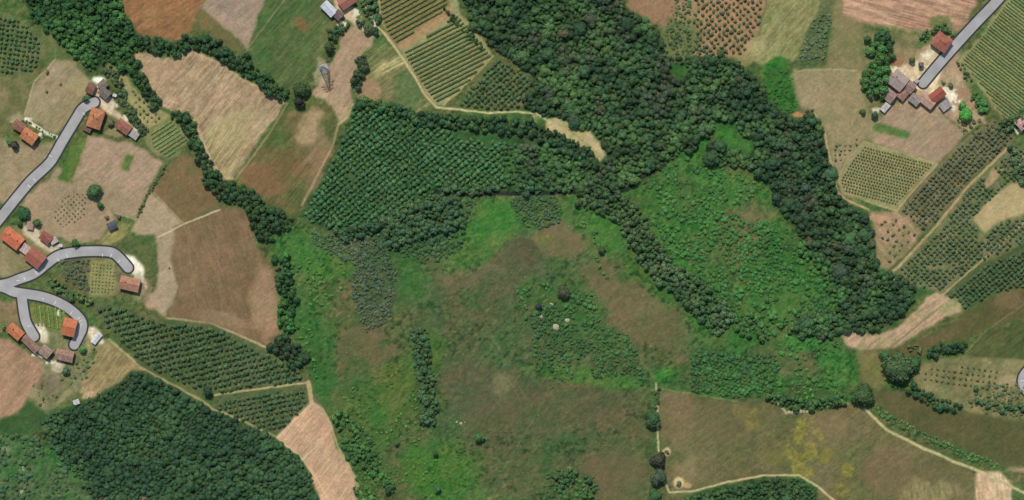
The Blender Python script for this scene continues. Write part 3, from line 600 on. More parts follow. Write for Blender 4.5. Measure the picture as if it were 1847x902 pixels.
# ------------------------------------------------------------------ foliage shapes
def ico(sub):
    bm = bmesh.new(); bmesh.ops.create_icosphere(bm, subdivisions=sub, radius=1)
    V = np.array([v.co[:] for v in bm.verts]); F = np.array([[v.index for v in f.verts] for f in bm.faces]); bm.free(); return V, F
ICO1, ICO2 = ico(1), ico(2)
def crown_arrays(R, H, n_lobe, n_leaf, leaf, seed, core=ICO1):
    """dome crown, base at z = 0; returns verts, quads, per-vertex leaf value. Core facets are degenerate-free tris stored as quads."""
    g = np.random.default_rng(seed)
    lobes = []
    for i in range(n_lobe):
        a = g.uniform(0, 2*math.pi); rr = R*.62*math.sqrt(g.uniform(0, 1)) if i else 0
        r = R*g.uniform(.34, .52) if i else R*.58
        z = H*(.62-.30*(rr/(R*.62))**2)+g.uniform(-.08, .08)*H
        lobes.append((rr*math.cos(a), rr*math.sin(a), z, r, r*H/R*.62))
    V, F, Lf = [], [], []; off = 0
    tot = sum(l[3]**2 for l in lobes)
    for (lx, ly, lz, r, rz) in lobes:
        cv, cf = core
        jj = 1+.16*(g.random(len(cv))-.5)
        v = cv*np.array([r*.86, r*.86, rz*.86])*jj[:, None]+np.array([lx, ly, lz])
        V.append(v); F.append(np.concatenate([cf, cf[:, 2:3]], 1)+off); off += len(v); Lf.append(np.full(len(v), g.uniform(.8, .95)))
        k = max(6, int(n_leaf*r*r/tot))
        d = g.normal(size=(k, 3)); d[:, 2] = np.abs(d[:, 2])*1.1-.35; d /= np.linalg.norm(d, axis=1)[:, None]
        c = d*np.array([r, r, rz])*g.uniform(.86, 1.10, (k, 1))+np.array([lx, ly, lz])
        nrm = d+g.normal(size=(k, 3))*.45; nrm /= np.linalg.norm(nrm, axis=1)[:, None]
        t = np.cross(nrm, g.normal(size=(k, 3))); t /= np.linalg.norm(t, axis=1)[:, None]; bt = np.cross(nrm, t)
        s = leaf*g.uniform(.6, 1.3, (k, 1)); q = s*g.uniform(.5, .95, (k, 1))
        vv = np.stack([c-t*s, c-bt*q, c+t*s, c+bt*q], 1).reshape(-1, 3)*1.0
        V.append(vv); F.append(np.arange(4*k).reshape(-1, 4)+off); off += 4*k
        Lf.append(np.repeat(g.uniform(.72, 1.3, k), 4))
    V = np.concatenate(V); V[:, 2] = np.maximum(V[:, 2], .02*H)
    return V, np.concatenate(F), np.concatenate(Lf)
def tris_ok(F):  # split degenerate quads
    q = F[:, 2] != F[:, 3]; return F[q], F[~q][:, :3]
def mesh_mixed(name, V, F, m, extra=None):
    fq, ft = tris_ok(F)
    me = bpy.data.meshes.new(name); V = np.asarray(V, np.float32)
    me.vertices.add(len(V)); me.vertices.foreach_set('co', V.ravel())
    loops = np.concatenate([fq.ravel(), ft.ravel()]).astype(np.int32)
    me.loops.add(len(loops)); me.loops.foreach_set('vertex_index', loops)
    st = np.concatenate([np.arange(len(fq))*4, len(fq)*4+np.arange(len(ft))*3]).astype(np.int32)
    me.polygons.add(len(st)); me.polygons.foreach_set('loop_start', st)
    me.polygons.foreach_set('use_smooth', np.zeros(len(st), bool))
    me.update(calc_edges=True); me.materials.append(m)
    return me
def trunk_mesh(R, H, seed):
    g = random.Random(seed); bm = bmesh.new()
    def limb(p0, p1, r0, r1, n=6):
        p0, p1 = Vector(p0), Vector(p1); q = (p1-p0).to_track_quat('Z', 'Y'); rs = []
        for p, r in ((p0, r0), ((p0+p1)/2+Vector((g.uniform(-.1, .1), g.uniform(-.1, .1), 0)), (r0+r1)/2*.92), (p1, r1)):
            rs.append([bm.verts.new(p+q@Vector((r*math.cos(k/n*2*math.pi), r*math.sin(k/n*2*math.pi), 0))) for k in range(n)])
        for a, b in zip(rs[:-1], rs[1:]):
            for k in range(n): bm.faces.new((a[k], a[(k+1) % n], b[(k+1) % n], b[k]))
        bm.faces.new(rs[-1]); bm.faces.new(list(reversed(rs[0])))
    limb((0, 0, -.6), (0, 0, H*.5), R*.085, R*.055)
    for k in range(4):
        a = k/4*2*math.pi+g.uniform(0, 1); limb((0, 0, H*.35), (R*.45*math.cos(a), R*.45*math.sin(a), H*.68), R*.05, R*.02, 5)
    me = bpy.data.meshes.new('trunk'); bm.to_mesh(me); bm.free(); me.materials.append(bark); return me
bark = flat('bark', (92,78,62), .9, .25, 3)
# size classes: (nominal radius m, height m, lobes, leaves, leaf half-size)
CLS = {'tiny': (1.0, 1.3, 3, 34, .26), 'small': (1.7, 2.6, 4, 70, .36), 'medium': (3.2, 5.4, 7, 230, .46), 'large': (7.0, 9.5, 16, 1000, .62)}
ARR = {}; CR = {}; TR = {}
for cn, (R, H, nl, nf, lf) in CLS.items():
    ARR[cn] = [crown_arrays(R, H, nl, nf, lf, 50+i*7+len(cn), ICO2 if cn == 'large' else ICO1) for i in range(6)]
    CR[cn] = []; TR[cn] = []
    for i, (V, F, Lf) in enumerate(ARR[cn]):
        me = mesh_mixed('crown', V, F, FOL_O); set_f(me, 'leaf', Lf); CR[cn].append(me)
    TR[cn] = [trunk_mesh(R, H, i) for i in range(2)]
def whole_tree_mesh(cn, i):
    V, F, Lf = ARR[cn][i]; me = mesh_mixed('tree', V, F, FOL_O); set_f(me, 'leaf', Lf); return me
FB = 1.85       # leaves lie at all angles, so their own colour is lighter than the crown looks
def tint(col, jitter=.22):
    c = lin(col)*ALB*FB*(1+random.uniform(-jitter, jitter)); h = random.uniform(-.14, .12)
    return (float(c[0]*(1+h)), float(c[1]), float(c[2]*(1-h)))
def cls_of(r): return 'tiny' if r < 1.25 else 'small' if r < 2.3 else 'medium' if r < 5.2 else 'large'
ONES = 'first second third fourth fifth sixth seventh eighth ninth tenth eleventh twelfth thirteenth fourteenth fifteenth sixteenth seventeenth eighteenth nineteenth'.split()
def ordw(n):
    if n <= 9: return ONES[n-1]
    return f"{n}{'th' if n % 100 in (11, 12, 13) else {1: 'st', 2: 'nd', 3: 'rd'}.get(n % 10, 'th')}"
def label_group(items, group, noun):
    """words that tell the members of one group apart; returns {id(item): label}"""
    place = group.split(' ', 1)[1] if group else ''
    if place.startswith('of the '): place = place[3:]
    out = {}; m = items[0][8]
    if m and m[0] == 'row':
        rows = {}
        for t in items: rows.setdefault(t[8][1], []).append(t)
        for i, k in enumerate(sorted(rows)):
            for j, t in enumerate(sorted(rows[k], key=lambda t: t[8][2])):
                out[id(t)] = f"{noun}, {ordw(j+1)} from the west in the {ordw(i+1)} row of {place}"
    elif m and m[0] == 'ord':
        for j, t in enumerate(sorted(items, key=lambda t: t[8][1])):
            lb_ = f"{noun}, {ordw(j+1)} from the {m[2]} end of {place}"; out[id(t)] = lb_ if len(lb_.replace('-', ' ').split()) <= 16 else f"{ordw(j+1)} {noun} from the {m[2][:-3]}, {place}"
    else:
        rs = sorted(t[2] for t in items); xs = [t[0] for t in items]; ys = [t[1] for t in items]; gs = sorted(t[3][1]-t[3][0]*.5 for t in items); n = len(items)
        tri = lambda v, a, b: 0 if v < a+(b-a)/3 else 2 if v > a+(b-a)*2/3 else 1
        if not place.startswith('the '): place = 'the bushes '+place
        cells = {}
        for t in items:
            sz = 'small' if t[2] < rs[n//3] else 'large' if t[2] > rs[(2*n)//3] else 'middling'
            to = 'darker' if t[3][1]-t[3][0]*.5 < gs[n//3] else 'fresher' if t[3][1]-t[3][0]*.5 > gs[(2*n)//3] else 'mid-toned'
            kx, ky = tri(t[0], min(xs), max(xs)), tri(t[1], min(ys), max(ys))
            pos = [['northwestern', 'northern', 'northeastern'], ['western', 'middle', 'eastern'], ['southwestern', 'southern', 'southeastern']][ky][kx]
            cells.setdefault((sz, to, pos), []).append(t)
        for (sz, to, pos), v in cells.items():
            v.sort(key=lambda t: t[0])
            for j, t in enumerate(v):
                o = (ordw(j+1)+' ') if 1 < len(v) else ''
                out[id(t)] = (lambda a, b: a if len(a.replace('-', ' ').split()) <= 16 else b)(f"{o}{sz} {to} {noun}, {pos} part of {place}", f"{o}{sz} {to} {noun}, {pos} side, {place.replace('the bushes ', '')}")
    return out
class Kind:
    """gathers every tree or bush of one kind; the largest 300 become objects, the others one mass"""
    def __init__(s, name, cat, parts, massname, masslabel, cap=295): s.name, s.cat, s.parts, s.mass, s.ml, s.cap, s.items = name, cat, parts, massname, masslabel, cap, []
    def add(s, px, py, r, col, label, group, squash=1.0, solo=False, meta=None):
        s.items.append((px, py, r, col, label, group, squash, solo, meta))
    def build(s):
        inn = lambda t: -4 < t[0] < 1851 and -4 < t[1] < 906
        its = sorted(s.items, key=lambda t: (not t[7], not inn(t), -t[2]))
        for t in its[:s.cap]:
            if not inn(t): its = [u for u in its]; break
        solo = [t for t in its if inn(t) or t[7]][:s.cap]; ids = set(map(id, solo)); rest = [t for t in its if id(t) not in ids]
        LB = {}; grps = {}
        for t in s.items: grps.setdefault(t[5], []).append(t)
        for g_, v_ in grps.items():
            v_ = [t for t in v_ if inn(t)]
            if g_ and v_: LB.update(label_group(v_, g_, {'tree': 'tree', 'fruit tree': 'tree', 'shrub': 'bush'}[s.cat] if not g_.startswith('bushes') else 'bush'))
        for t_ in solo:
            px, py, r, col, lab, grp, sq, _s, _m = t_; lab = LB.get(id(t_), lab)
            cn = cls_of(r); k = random.randrange(6); x, y = W(px, py); z = float(hgt(x, y)); sc = r/CLS[cn][0]; rz = random.uniform(0, 6.28)
            szz = sc*random.uniform(.9, 1.15)*sq
            if s.parts:
                e = add_obj(s.name, None, None, (x, y, z), rz); e.empty_display_size = .5; e.scale = (sc, sc, szz)
                c = add_obj('crown', CR[cn][k], e); c.color = (*tint(col), 1); c.location.z = .12*CLS[cn][1]
                add_obj('trunk', TR[cn][k % 2], e)
            else:
                e = add_obj(s.name, CR[cn][k], None, (x, y, z), rz); e.scale = (sc, sc, szz); e.color = (*tint(col), 1)
            tag(e, lab, s.cat, grp)
        if rest:
            VV, FF, LL, TT = [], [], [], []; off = 0
            for (px, py, r, col, lab, grp, sq, _s, _m) in rest:
                cn = cls_of(r); V, F, Lf = ARR[cn][random.randrange(6)]; x, y = W(px, py); z = float(hgt(x, y)); sc = r/CLS[cn][0]; a = random.uniform(0, 6.28)
                ca, sa = math.cos(a)*sc, math.sin(a)*sc; szz = sc*random.uniform(.9, 1.15)*sq
                v = np.stack([V[:, 0]*ca-V[:, 1]*sa+x, V[:, 0]*sa+V[:, 1]*ca+y, V[:, 2]*szz+z+(.12*CLS[cn][1]*szz if s.parts else 0)], 1)
                VV.append(v); FF.append(F+off); off += len(V); LL.append(Lf); TT.append(np.tile(np.array(tint(col)), (len(V), 1)))
            V = np.concatenate(VV); me = mesh_mixed(s.mass, V, np.concatenate(FF), FOL_A)
            set_f(me, 'leaf', np.concatenate(LL)); set_col(me, 'tint', np.concatenate(TT))
            tag(add_obj(s.mass, me), s.ml, None, None, 'stuff')
        print(s.name, len(solo), 'mass', len(rest))
woodland = Kind('woodland_tree', 'tree', True, 'woodland', 'smaller trees filling the closed canopy of the woods')
hedgetree = Kind('hedgerow_tree', 'tree', True, 'hedgerow_undergrowth', 'smaller growth filling the hedgerows')
plant = Kind('plantation_tree', 'tree', True, 'plantation_canopy', 'smaller trees of the plantation rows')
orchard = Kind('orchard_tree', 'fruit tree', False, 'orchard_canopy', 'smaller trees of the orchard rows')
shrub = Kind('shrub', 'shrub', False, 'scrub', 'low scrub covering the rough meadows')
single = Kind('broadleaf_tree', 'tree', True, 'x', 'x', 9999)
def mixc(a, b, t): t = min(1, max(0, t)); return tuple(a[i]*(1-t)+b[i]*t for i in range(3))
def hexpts(poly, sp, jit, ang=None, sq=1.0):
    poly = ext(poly); xs = [p[0] for p in poly]; ys = [p[1] for p in poly]; cx, cy = (min(xs)+max(xs))/2, (min(ys)+max(ys))/2
    D = max(max(xs)-min(xs), max(ys)-min(ys))*.75+sp*2; a = math.radians(ang if ang is not None else 17)
    out = []; n = int(D/sp)+1; n2 = int(D/(sp*sq))+1
    for j in range(-n2, n2+1):
        for i in range(-n, n+1):
            u = i*sp+(sp/2 if (j % 2 and ang is None) else 0)+random.uniform(-jit, jit)*sp; v = j*sp*sq*(.87 if ang is None else 1)+random.uniform(-jit, jit)*sp
            out.append((cx+u*math.cos(a)-v*math.sin(a), cy+u*math.sin(a)+v*math.cos(a)))
    P = np.array(out); lim = (P[:, 0] > -60) & (P[:, 0] < 1907) & (P[:, 1] > -60) & (P[:, 1] < 962)
    return P[lim & inside(P[:, 0], P[:, 1], poly)]
def fill(kind, poly, sp, r, cols, label, group, jit=.32, ang=None, sq=1.0, rv=.28, dens=None, seed=1, avoid=(), squash=1.0, nsc=45, brown=.0, line=None, dark=False, big=False, miss=0):
    P = hexpts(poly, sp, jit, ang, sq)
    if not len(P): return
    n = fbm(P[:, 0], P[:, 1], nsc, seed*7+3, 3); n2 = fbm(P[:, 0], P[:, 1], 30, seed*5+77, 3)
    n3 = fbm(P[:, 0], P[:, 1], 34, 4242, 3)
    for (x, y), t, t2, t3 in zip(P, n, n2, n3):
        if dens is not None and t2 < dens+random.uniform(-.06, .06): continue
        if any(math.hypot(x-ax, y-ay) < ar for ax, ay, ar in avoid): continue
        c = mixc(cols[0], cols[1], (t-.5)*3+.5)
        if dark: c = mixc(c, (66, 70, 56), min(.6, max(0, (t3-.62)*5)))
        if random.random() < brown: c = (70, 72, 54)
        rr = r*S*(1-rv+2*rv*random.random()**1.3)*(1.5 if (big and random.random() < .07) else 1)
        if miss and random.random() < miss: continue
        meta = None
        if line is not None:
            best = None; acc = 0
            for (x1, y1), (x2, y2) in zip(line[:-1], line[1:]):
                L_ = math.hypot(x2-x1, y2-y1); tt = min(1, max(0, ((x-x1)*(x2-x1)+(y-y1)*(y2-y1))/L_**2)); dd = math.hypot(x-x1-tt*(x2-x1), y-y1-tt*(y2-y1))
                if best is None or dd < best[0]: best = (dd, acc+tt*L_)
                acc += L_
            dx_, dy_ = line[-1][0]-line[0][0], line[-1][1]-line[0][1]
            e_ = ('western' if dx_ > 0 else 'eastern') if abs(dx_) > abs(dy_) else ('northern' if dy_ > 0 else 'southern')
            meta = ('ord', best[1], e_)
        elif ang is not None and dens is None:
            a_ = math.radians(ang); sx_ = 1
            if abs(math.cos(a_)) < .02: sx_ = 1
            u_ = x*math.cos(a_)+y*math.sin(a_); v_ = -x*math.sin(a_)+y*math.cos(a_)
            xs_ = [p[0] for p in ext(poly)]; ys_ = [p[1] for p in ext(poly)]; cx_, cy_ = (min(xs_)+max(xs_))/2, (min(ys_)+max(ys_))/2
            v0_ = -cx_*math.sin(a_)+cy_*math.cos(a_)
            meta = ('row', round((v_-v0_)/(sp*sq)), u_)
        kind.add(x, y, rr, c, label, group, squash, False, meta)
def band(kind, pts, w, sp, r, cols, label, group, rv=.3, seed=1, squash=1.0, dens=None):
    """trees along a hedge line"""
    L, R = [], []
    P = [np.array(p, float) for p in pts]
    for i, p in enumerate(P):
        d = P[min(i+1, len(P)-1)]-P[max(i-1, 0)]; d /= np.linalg.norm(d); nn = np.array([-d[1], d[0]]); L.append(tuple(p+nn*w/2)); R.append(tuple(p-nn*w/2))
    fill(kind, L+R[::-1], sp*.72, r*.9, cols, label, group, rv=rv+.1, seed=seed, squash=squash, dens=dens, line=[tuple(map(float, p)) for p in P])
DK, MD, LT, GY, BR = (46,68,42), (56,82,48), (72,108,52), (70,80,58), (62,124,50)
# woods
fill(woodland, big=True, poly=WOODS['north'], sp=8.3, r=6.3, cols=((44,64,42),(68,94,53)), label='tree in the closed canopy of the big dark wood north of the valley', group='trees of the big northern wood', seed=2, rv=.48, brown=.02, squash=.8, avoid=((1225,130,16),(1405,160,28),(1315,250,24),(1262,288,22),(1292,234,14),(1350,264,16),(1286,312,14),(1268,262,12)), dark=True)
fill(woodland, big=True, poly=WOODS['tip'], sp=8.3, r=6.2, cols=((45,66,42),(61,87,50)), label='tree in the dark wood tip beside the pink tan turning strip', group='trees of the eastern wood tip', seed=3, rv=.42, dark=True, brown=.02, squash=.8)
fill(woodland, big=True, poly=WOODS['south'], sp=7.6, r=5.7, cols=((44,66,44),(54,79,49)), label='tree in the smooth dark wood below the two orchards', group='trees of the southern wood', seed=4, rv=.4, squash=.7)
fill(woodland, big=True, poly=WOODS['northwest'], sp=8.4, r=5.8, cols=((46,74,42),(66,104,52)), label='tree in the green wood above the north western farm', group='trees of the north western wood', seed=5, rv=.42, squash=.85)
fill(woodland, big=True, poly=WOODS['corner'], sp=8, r=5.4, cols=((46,68,42),(60,84,48)), label='tree in the small wood at the southern edge below the pale farm track', group='trees of the small southern edge wood', seed=6, rv=.4, squash=.75)
# plantation grid
PL = [(640,188),(700,196),(750,214),(840,250),(905,258),(915,300),(905,340),(860,336),(785,336),(745,362),(700,390),(655,408),(605,412),(550,396),(550,380),(575,340),(612,265),(632,222)]
fill(woodland, [(905,258),(985,258),(1030,275),(1066,302),(1070,328),(1030,338),(908,338),(915,300)], 9.6, 6.4, ((54,78,50),(68,100,54)), 'x', 'trees of the plantation end by the sandy clearing', seed=77, rv=.4, squash=.8, dark=True)
fill(plant, PL, 8.8, 5.3, miss=.03, cols=((66,98,60),(58,88,54)), label='young green tree planted in the diagonal rows of the plantation', group='trees of the diagonal plantation', jit=.09, ang=-38, rv=.18, seed=7, squash=.75)
# scrub and shrubs in the valley
def scr(poly, sp, r, cols, label, group, **k):
    k.setdefault('rv', .5)
    fill(shrub, poly, sp*.84, r*.86, cols, label, group, squash=.62, **k)
scr([(700,395),(790,350),(860,358),(850,400),(830,450),(770,480),(700,450),(660,440)],9,5.2,((62,84,54),(54,78,50)),'dark bush in the thicket under the plantation edge','bushes of the thicket under the plantation',seed=8,dens=.30)
scr([(560,415),(600,425),(660,420),(690,440),(660,470),(610,470),(570,440)],6,4,((78,90,66),(70,86,60)),'grey green bush in the pale scrub west of the thicket','grey bushes of the pale scrub',seed=9,dens=.36)
scr([(640,440),(700,450),(720,510),(700,580),(660,600),(635,540)],6.4,4.2,((74,86,64),(64,80,56)),'grey green bush in the long grey scrub patch','bushes of the long grey scrub patch',seed=10,dens=.28)
scr([(748,590),(770,600),(776,650),(786,700),(784,760),(766,765),(752,700),(744,640)],8,5.4,((60,82,52),(72,90,58)),'dark bush in the upright thicket in the south valley','bushes of the upright thicket',seed=11,dens=.36)
scr([(925,355),(1010,355),(1010,400),(970,418),(930,395)],7.5,4.2,((70,92,58),(62,80,54)),'bush in the small thicket below the stream bed','bushes of the stream thicket',seed=12)
scr([(600,730),(650,760),(690,820),(720,880),(690,902),(655,902),(625,820),(605,770)],11,5.6,((54,80,46),(66,104,50)),'dark green bush along the pink stubble field','bushes of the pink stubble edge',seed=13,dens=.36)
scr([(720,640),(790,740),(870,820),(860,880),(700,870),(640,760),(610,700),(640,680)],13,3.4,((70,110,46),(58,88,44)),'green bush on the rough meadow of the south valley','bushes of the south valley meadow',seed=14,dens=.50)
scr([(960,580),(1060,585),(1130,600),(1175,670),(1170,695),(1080,680),(980,690),(960,640)],8.5,4.4,((62,96,52),(52,80,46)),'small bush in the scrub island south of the pale rocks','bushes of the scrub island',seed=15,dens=.38)
scr([(930,510),(1000,510),(1080,530),(1080,585),(960,590),(930,560)],10,5.2,((54,82,48),(64,96,52)),'bush around the pale rocks in the middle of the valley','bushes of the pale rock clump',seed=16,dens=.36)
scr([(1150,320),(1240,285),(1290,300),(1370,325),(1400,370),(1300,370),(1230,400),(1170,380)],10,4.8,((68,104,54),(56,86,48)),'bush on the green bowl under the stream','bushes of the green bowl, northern half',seed=17,dens=.42)
scr([(1170,390),(1300,380),(1420,410),(1480,450),(1530,540),(1490,600),(1400,605),(1310,590),(1250,520)],9,5.2,((60,102,50),(54,88,46)),'leafy bright bush on the southern half of the green bowl','bushes of the green bowl, southern half',seed=18,dens=.37)
scr([(1250,632),(1400,640),(1410,700),(1330,716),(1245,704)],8.6,5.6,((60,98,50),(52,80,46)),'round green bush in the dense planted block above the olive field','bushes of the dense planted block',seed=19,jit=.2)
scr([(1400,600),(1520,610),(1545,680),(1520,725),(1440,730),(1405,700)],13,5,((58,96,48),(66,120,50)),'green bush on the lush meadow below the eastern wood','bushes of the lush meadow',seed=20,dens=.5)
scr([(480,430),(540,420),(620,470),(620,520),(570,560),(560,640),(590,690),(570,690),(540,600),(500,500)],12,4.6,((58,98,48),(70,112,52)),'green bush on the meadow beside the big brown field','bushes of the meadow beside the brown field',seed=21,dens=.48)
scr([(980,850),(1040,840),(1080,860),(1070,902),(980,902)],10,5,((58,84,48),(66,98,52)),'bush in the thicket at the southern edge of the valley','bushes of the southern edge thicket',seed=22,dens=.42)
scr([(1040,340),(1070,355),(1140,480),(1190,540),(1150,520),(1090,500),(1050,420)],14,4.4,((56,88,46),(70,104,52)),'bush on the slope west of the diagonal thicket','bushes of the slope west of the thicket',seed=23,dens=.52)
scr([(965,545),(1030,555),(1040,595),(990,605),(962,580)],7,4,((58,86,50),(70,100,56)),'bush tangled among the pale rocks','bushes of the pale rock tangle',seed=35,avoid=((978,571,5),(1003,590,6),(1023,578,5)))
scr([(0,786),(76,782),(120,840),(165,902),(0,902)],11,5.4,((72,92,64),(60,84,54)),'grey green bush at the south west corner','bushes of the south west corner',seed=24,dens=.42)
scr([(1780,690),(1847,700),(1847,775),(1780,745),(1740,730)],9,4.6,((88,98,70),(74,88,58)),'grey green bush by the lane bend','bushes of the eastern lane bend',seed=25,dens=.36)
scr([(112,470),(160,468),(160,530),(120,510)],8,4.6,((74,82,58),(84,92,68)),'grey green bush in the garden under the curved lane','bushes of the curved lane garden',seed=26)
scr([(1435,112),(1487,110),(1500,30),(1478,14),(1456,60)],8,4.2,((76,92,62),(88,100,74)),'grey green bush in the narrow dense grove','bushes of the narrow grove',seed=27)
scr([(1720,215),(1800,215),(1760,250),(1730,240)],10,4,((70,88,54),(82,96,62)),'low bush below the big farm','bushes of the bank below the big farm',seed=28,dens=.4)
scr([(60,690),(100,690),(110,715),(70,735)],10,3.2,((96,92,70),(72,84,54)),'bush on the bare corner above the dark green plot','bushes of the bare corner',seed=29,dens=.45)
scr([(145,650),(165,620),(178,640),(150,690),(110,690),(105,665)],12,4,((74,98,58),(90,108,70)),'bush beside the straw field of the lower farm','bushes of the straw field edge',seed=30,dens=.35)
scr([(1200,55),(1240,0),(1255,0),(1245,60),(1290,100),(1215,105)],9,4.4,((74,96,60),(62,84,54)),'bush in the green corner of the red orchard','bushes of the red orchard corner',seed=31,dens=.3)
scr([(1384,124),(1430,128),(1432,165),(1436,192),(1425,203),(1402,196),(1384,168)],11,3.6,((60,98,50),(50,82,44)),'green bush on the bright grass patch beside the hay field','bushes of the bright grass patch',seed=34,dens=.5)
# sparse meadow tussocks
scr([(780,480),(930,420),(1060,470),(1250,600),(1230,690),(1180,800),(1170,902),(860,902),(790,700)],24,1.9,((74,96,54),(92,98,66)),'low tussock on the brown valley meadow','bushes of the brown valley meadow',seed=32,dens=.5)
scr([(570,600),(720,600),(740,700),(620,700)],18,2.2,((74,96,50),(90,100,60)),'low tussock on the brown patch east of the orchards','bushes of the brown patch east of the orchards',seed=33,dens=.5)
# hedges
HT = lambda w: ('bushy tree in the '+w, 'trees of the '+w)
band(hedgetree,[(250,78),(290,84),(320,88),(340,74),(378,80),(402,96),(430,115),(458,135),(490,160),(518,178)],26,11,7.2,((54,84,46),(46,68,42)),*HT('winding hedge above the large tan stubble field'),seed=40)
band(hedgetree,[(236,105),(250,138),(268,168),(284,192)],20,10,7,((50,78,44),(44,64,40)),*HT('hedge between orchard strip and stubble field'),seed=41)
band(hedgetree,[(310,208),(332,212),(345,236),(350,256),(366,288),(386,318)],20,11,7,((58,84,48),(44,60,40)),*HT('hedge between green garden and stubble field'),seed=42)
band(hedgetree,[(378,315),(400,345),(430,350),(462,365),(480,385),(520,405)],34,12,7.4,((46,68,42),(56,78,46)),*HT('thick hedge above the big brown field'),seed=43)
band(hedgetree,[(462,385),(476,420),(480,440)],30,12,7,((44,64,40),(58,88,46)),*HT('thick hedge corner north east of the big brown field'),seed=44)
band(hedgetree,[(505,460),(512,500),(520,540),(512,575),(530,600)],30,12,7,((44,70,42),(58,96,48)),*HT('tree belt east of the big brown field'),seed=45)
band(hedgetree,[(500,610),(520,632),(548,655)],38,12,8,((52,78,46),(46,60,42)),*HT('dark clump at the orchard corner'),seed=46)
band(hedgetree,[(192,122),(214,150),(224,185),(240,215),(262,242)],16,8,5.6,((74,88,58),(66,82,52)),*HT('smooth hedge east of the north west farm'),seed=47,squash=.8)
band(hedgetree,[(755,214),(800,218),(850,222),(900,225),(950,228),(990,246),(1040,270),(1078,300)],26,10.5,7,((44,64,42),(54,80,48)),*HT('dark hedge along the pale path'),seed=48)
band(hedgetree,[(1050,345),(1090,362),(1130,385),(1150,425),(1180,465),(1210,500),(1250,530),(1290,565),(1312,592)],52,12,7.2,((58,80,50),(72,92,60)),*HT('diagonal thicket crossing the valley'),seed=49)
band(hedgetree,[(1575,735),(1620,762),(1680,790),(1740,820),(1800,840)],11,9,4.6,((64,90,52),(74,102,58)),*HT('low hedge along the pale grassy track'),seed=50,squash=.6)
band(hedgetree,[(1380,705),(1410,722),(1440,730),(1490,728),(1520,718)],20,11,6.6,((52,78,46),(64,92,52)),*HT('scalloped hedge above the olive field'),seed=51)
band(hedgetree,[(1672,636),(1700,628),(1742,626)],18,11,7,((54,80,48),(46,66,42)),*HT('short dark hedge below the brown field'),seed=52)
band(hedgetree,[(1640,700),(1665,715),(1700,728),(1730,735)],20,11,7,((50,76,46),(42,60,40)),*HT('short dark hedge above the smooth olive field'),seed=53)
band(hedgetree,[(1760,722),(1800,735),(1850,745)],14,11,5.6,((60,84,50),(72,92,58)),*HT('hedge south of the lane bend'),seed=54)
band(hedgetree,[(650,100),(656,115),(646,140),(640,160)],18,9,6.4,((54,66,46),(48,70,44)),*HT('short hedge east of the pylon'),seed=55)
band(hedgetree,[(595,66),(612,58),(622,40)],18,9,6,((58,80,50),(64,88,54)),*HT('garden edge below the white roofed barn'),seed=56)
band(hedgetree,[(645,40),(668,56),(684,60)],12,8,5.6,((60,76,52),(54,72,48)),*HT('hedge beside the northern yard'),seed=57)
band(hedgetree,[(660,5),(672,25),(682,45)],22,9,6,((62,84,54),(72,96,60)),*HT('green bank west of the vineyard'),seed=58)
band(hedgetree,[(640,185),(680,190),(720,200),(755,212)],18,10,7,((58,88,50),(52,78,48)),*HT('edge above the plantation'),seed=59)
band(hedgetree,[(1578,62),(1590,85),(1585,115),(1576,145),(1572,175)],44,14,9.5,((50,72,46),(62,96,50)),*HT('grove west of the big farm'),seed=60)
band(hedgetree,[(1660,72),(1680,58),(1700,46),(1722,66)],14,9,5.4,((74,96,56),(66,86,50)),*HT('hedge behind the red roofed barn'),seed=61)
band(hedgetree,[(1728,112),(1742,132),(1752,150)],11,9,5,((70,92,56),(80,98,62)),*HT('short hedge beside the north east vineyard'),seed=62)
band(hedgetree,[(1755,170),(1765,185),(1775,200)],16,9,6,((66,104,54),(80,106,62)),*HT('green clump east of the big farm'),seed=63)
band(hedgetree,[(1800,232),(1825,225),(1850,205)],22,10,6.4,((62,84,52),(72,92,60)),*HT('bushy patch at the north east orchard corner'),seed=64)
band(hedgetree,[(1828,262),(1835,300),(1850,330)],22,10,6.4,((66,86,56),(80,96,66)),*HT('bushy patch by the round tank'),seed=65)
band(hedgetree,[(1640,625),(1665,632)],12,9,5,((80,96,56),(70,90,52)),*HT('low bushes west of the short dark hedge'),seed=66)
band(hedgetree,[(300,296),(285,322),(266,352),(248,392)],5,5.5,3,((84,96,62),(78,88,56)),*HT('thin boundary hedge beside the dark fallow field'),seed=67)
band(hedgetree,[(1186,700),(1184,735)],6,8,4,((66,92,52),(60,84,48)),*HT('thin line beside the farm track'),seed=68)
band(hedgetree,[(90,505),(120,528),(165,545)],16,9,5,((70,94,56),(84,104,62)),*HT('bushy bank between the two lower lanes'),seed=69)
band(hedgetree,[(440,100),(455,118)],14,10,6,((56,82,48),(50,74,44)),*HT('hedge corner below the green field'),seed=70)
band(hedgetree,[(40,215),(70,232),(100,248)],5,8,3,((80,88,60),(70,84,54)),*HT('thin planting along the white drive'),seed=71)
band(hedgetree,[(800,12),(830,48),(870,86)],8,8,4.4,((54,76,46),(48,70,42)),*HT('shrubby rim of the vineyard'),seed=72)
band(hedgetree,[(1330,582),(1390,592),(1440,578),(1480,560)],40,14,7.4,((58,88,50),(70,106,56)),*HT('tree fringe along the foot of the green bowl'),seed=73,dens=.42)
band(hedgetree,[(1440,440),(1475,470),(1500,510),(1515,545)],26,13,7,((56,86,48),(68,104,54)),*HT('tree fringe on the eastern side of the green bowl'),seed=74,dens=.38)
band(hedgetree,[(606,424),(655,418),(700,400),(742,374),(786,348)],20,11,7.4,((56,78,52),(64,90,56)),*HT('wavy edge under the plantation'),seed=75)
band(hedgetree,[(690,425),(740,405),(790,392),(835,380)],54,12,7,((54,78,52),(66,92,60)),*HT('dark thicket under the plantation'),seed=78,dens=.34)
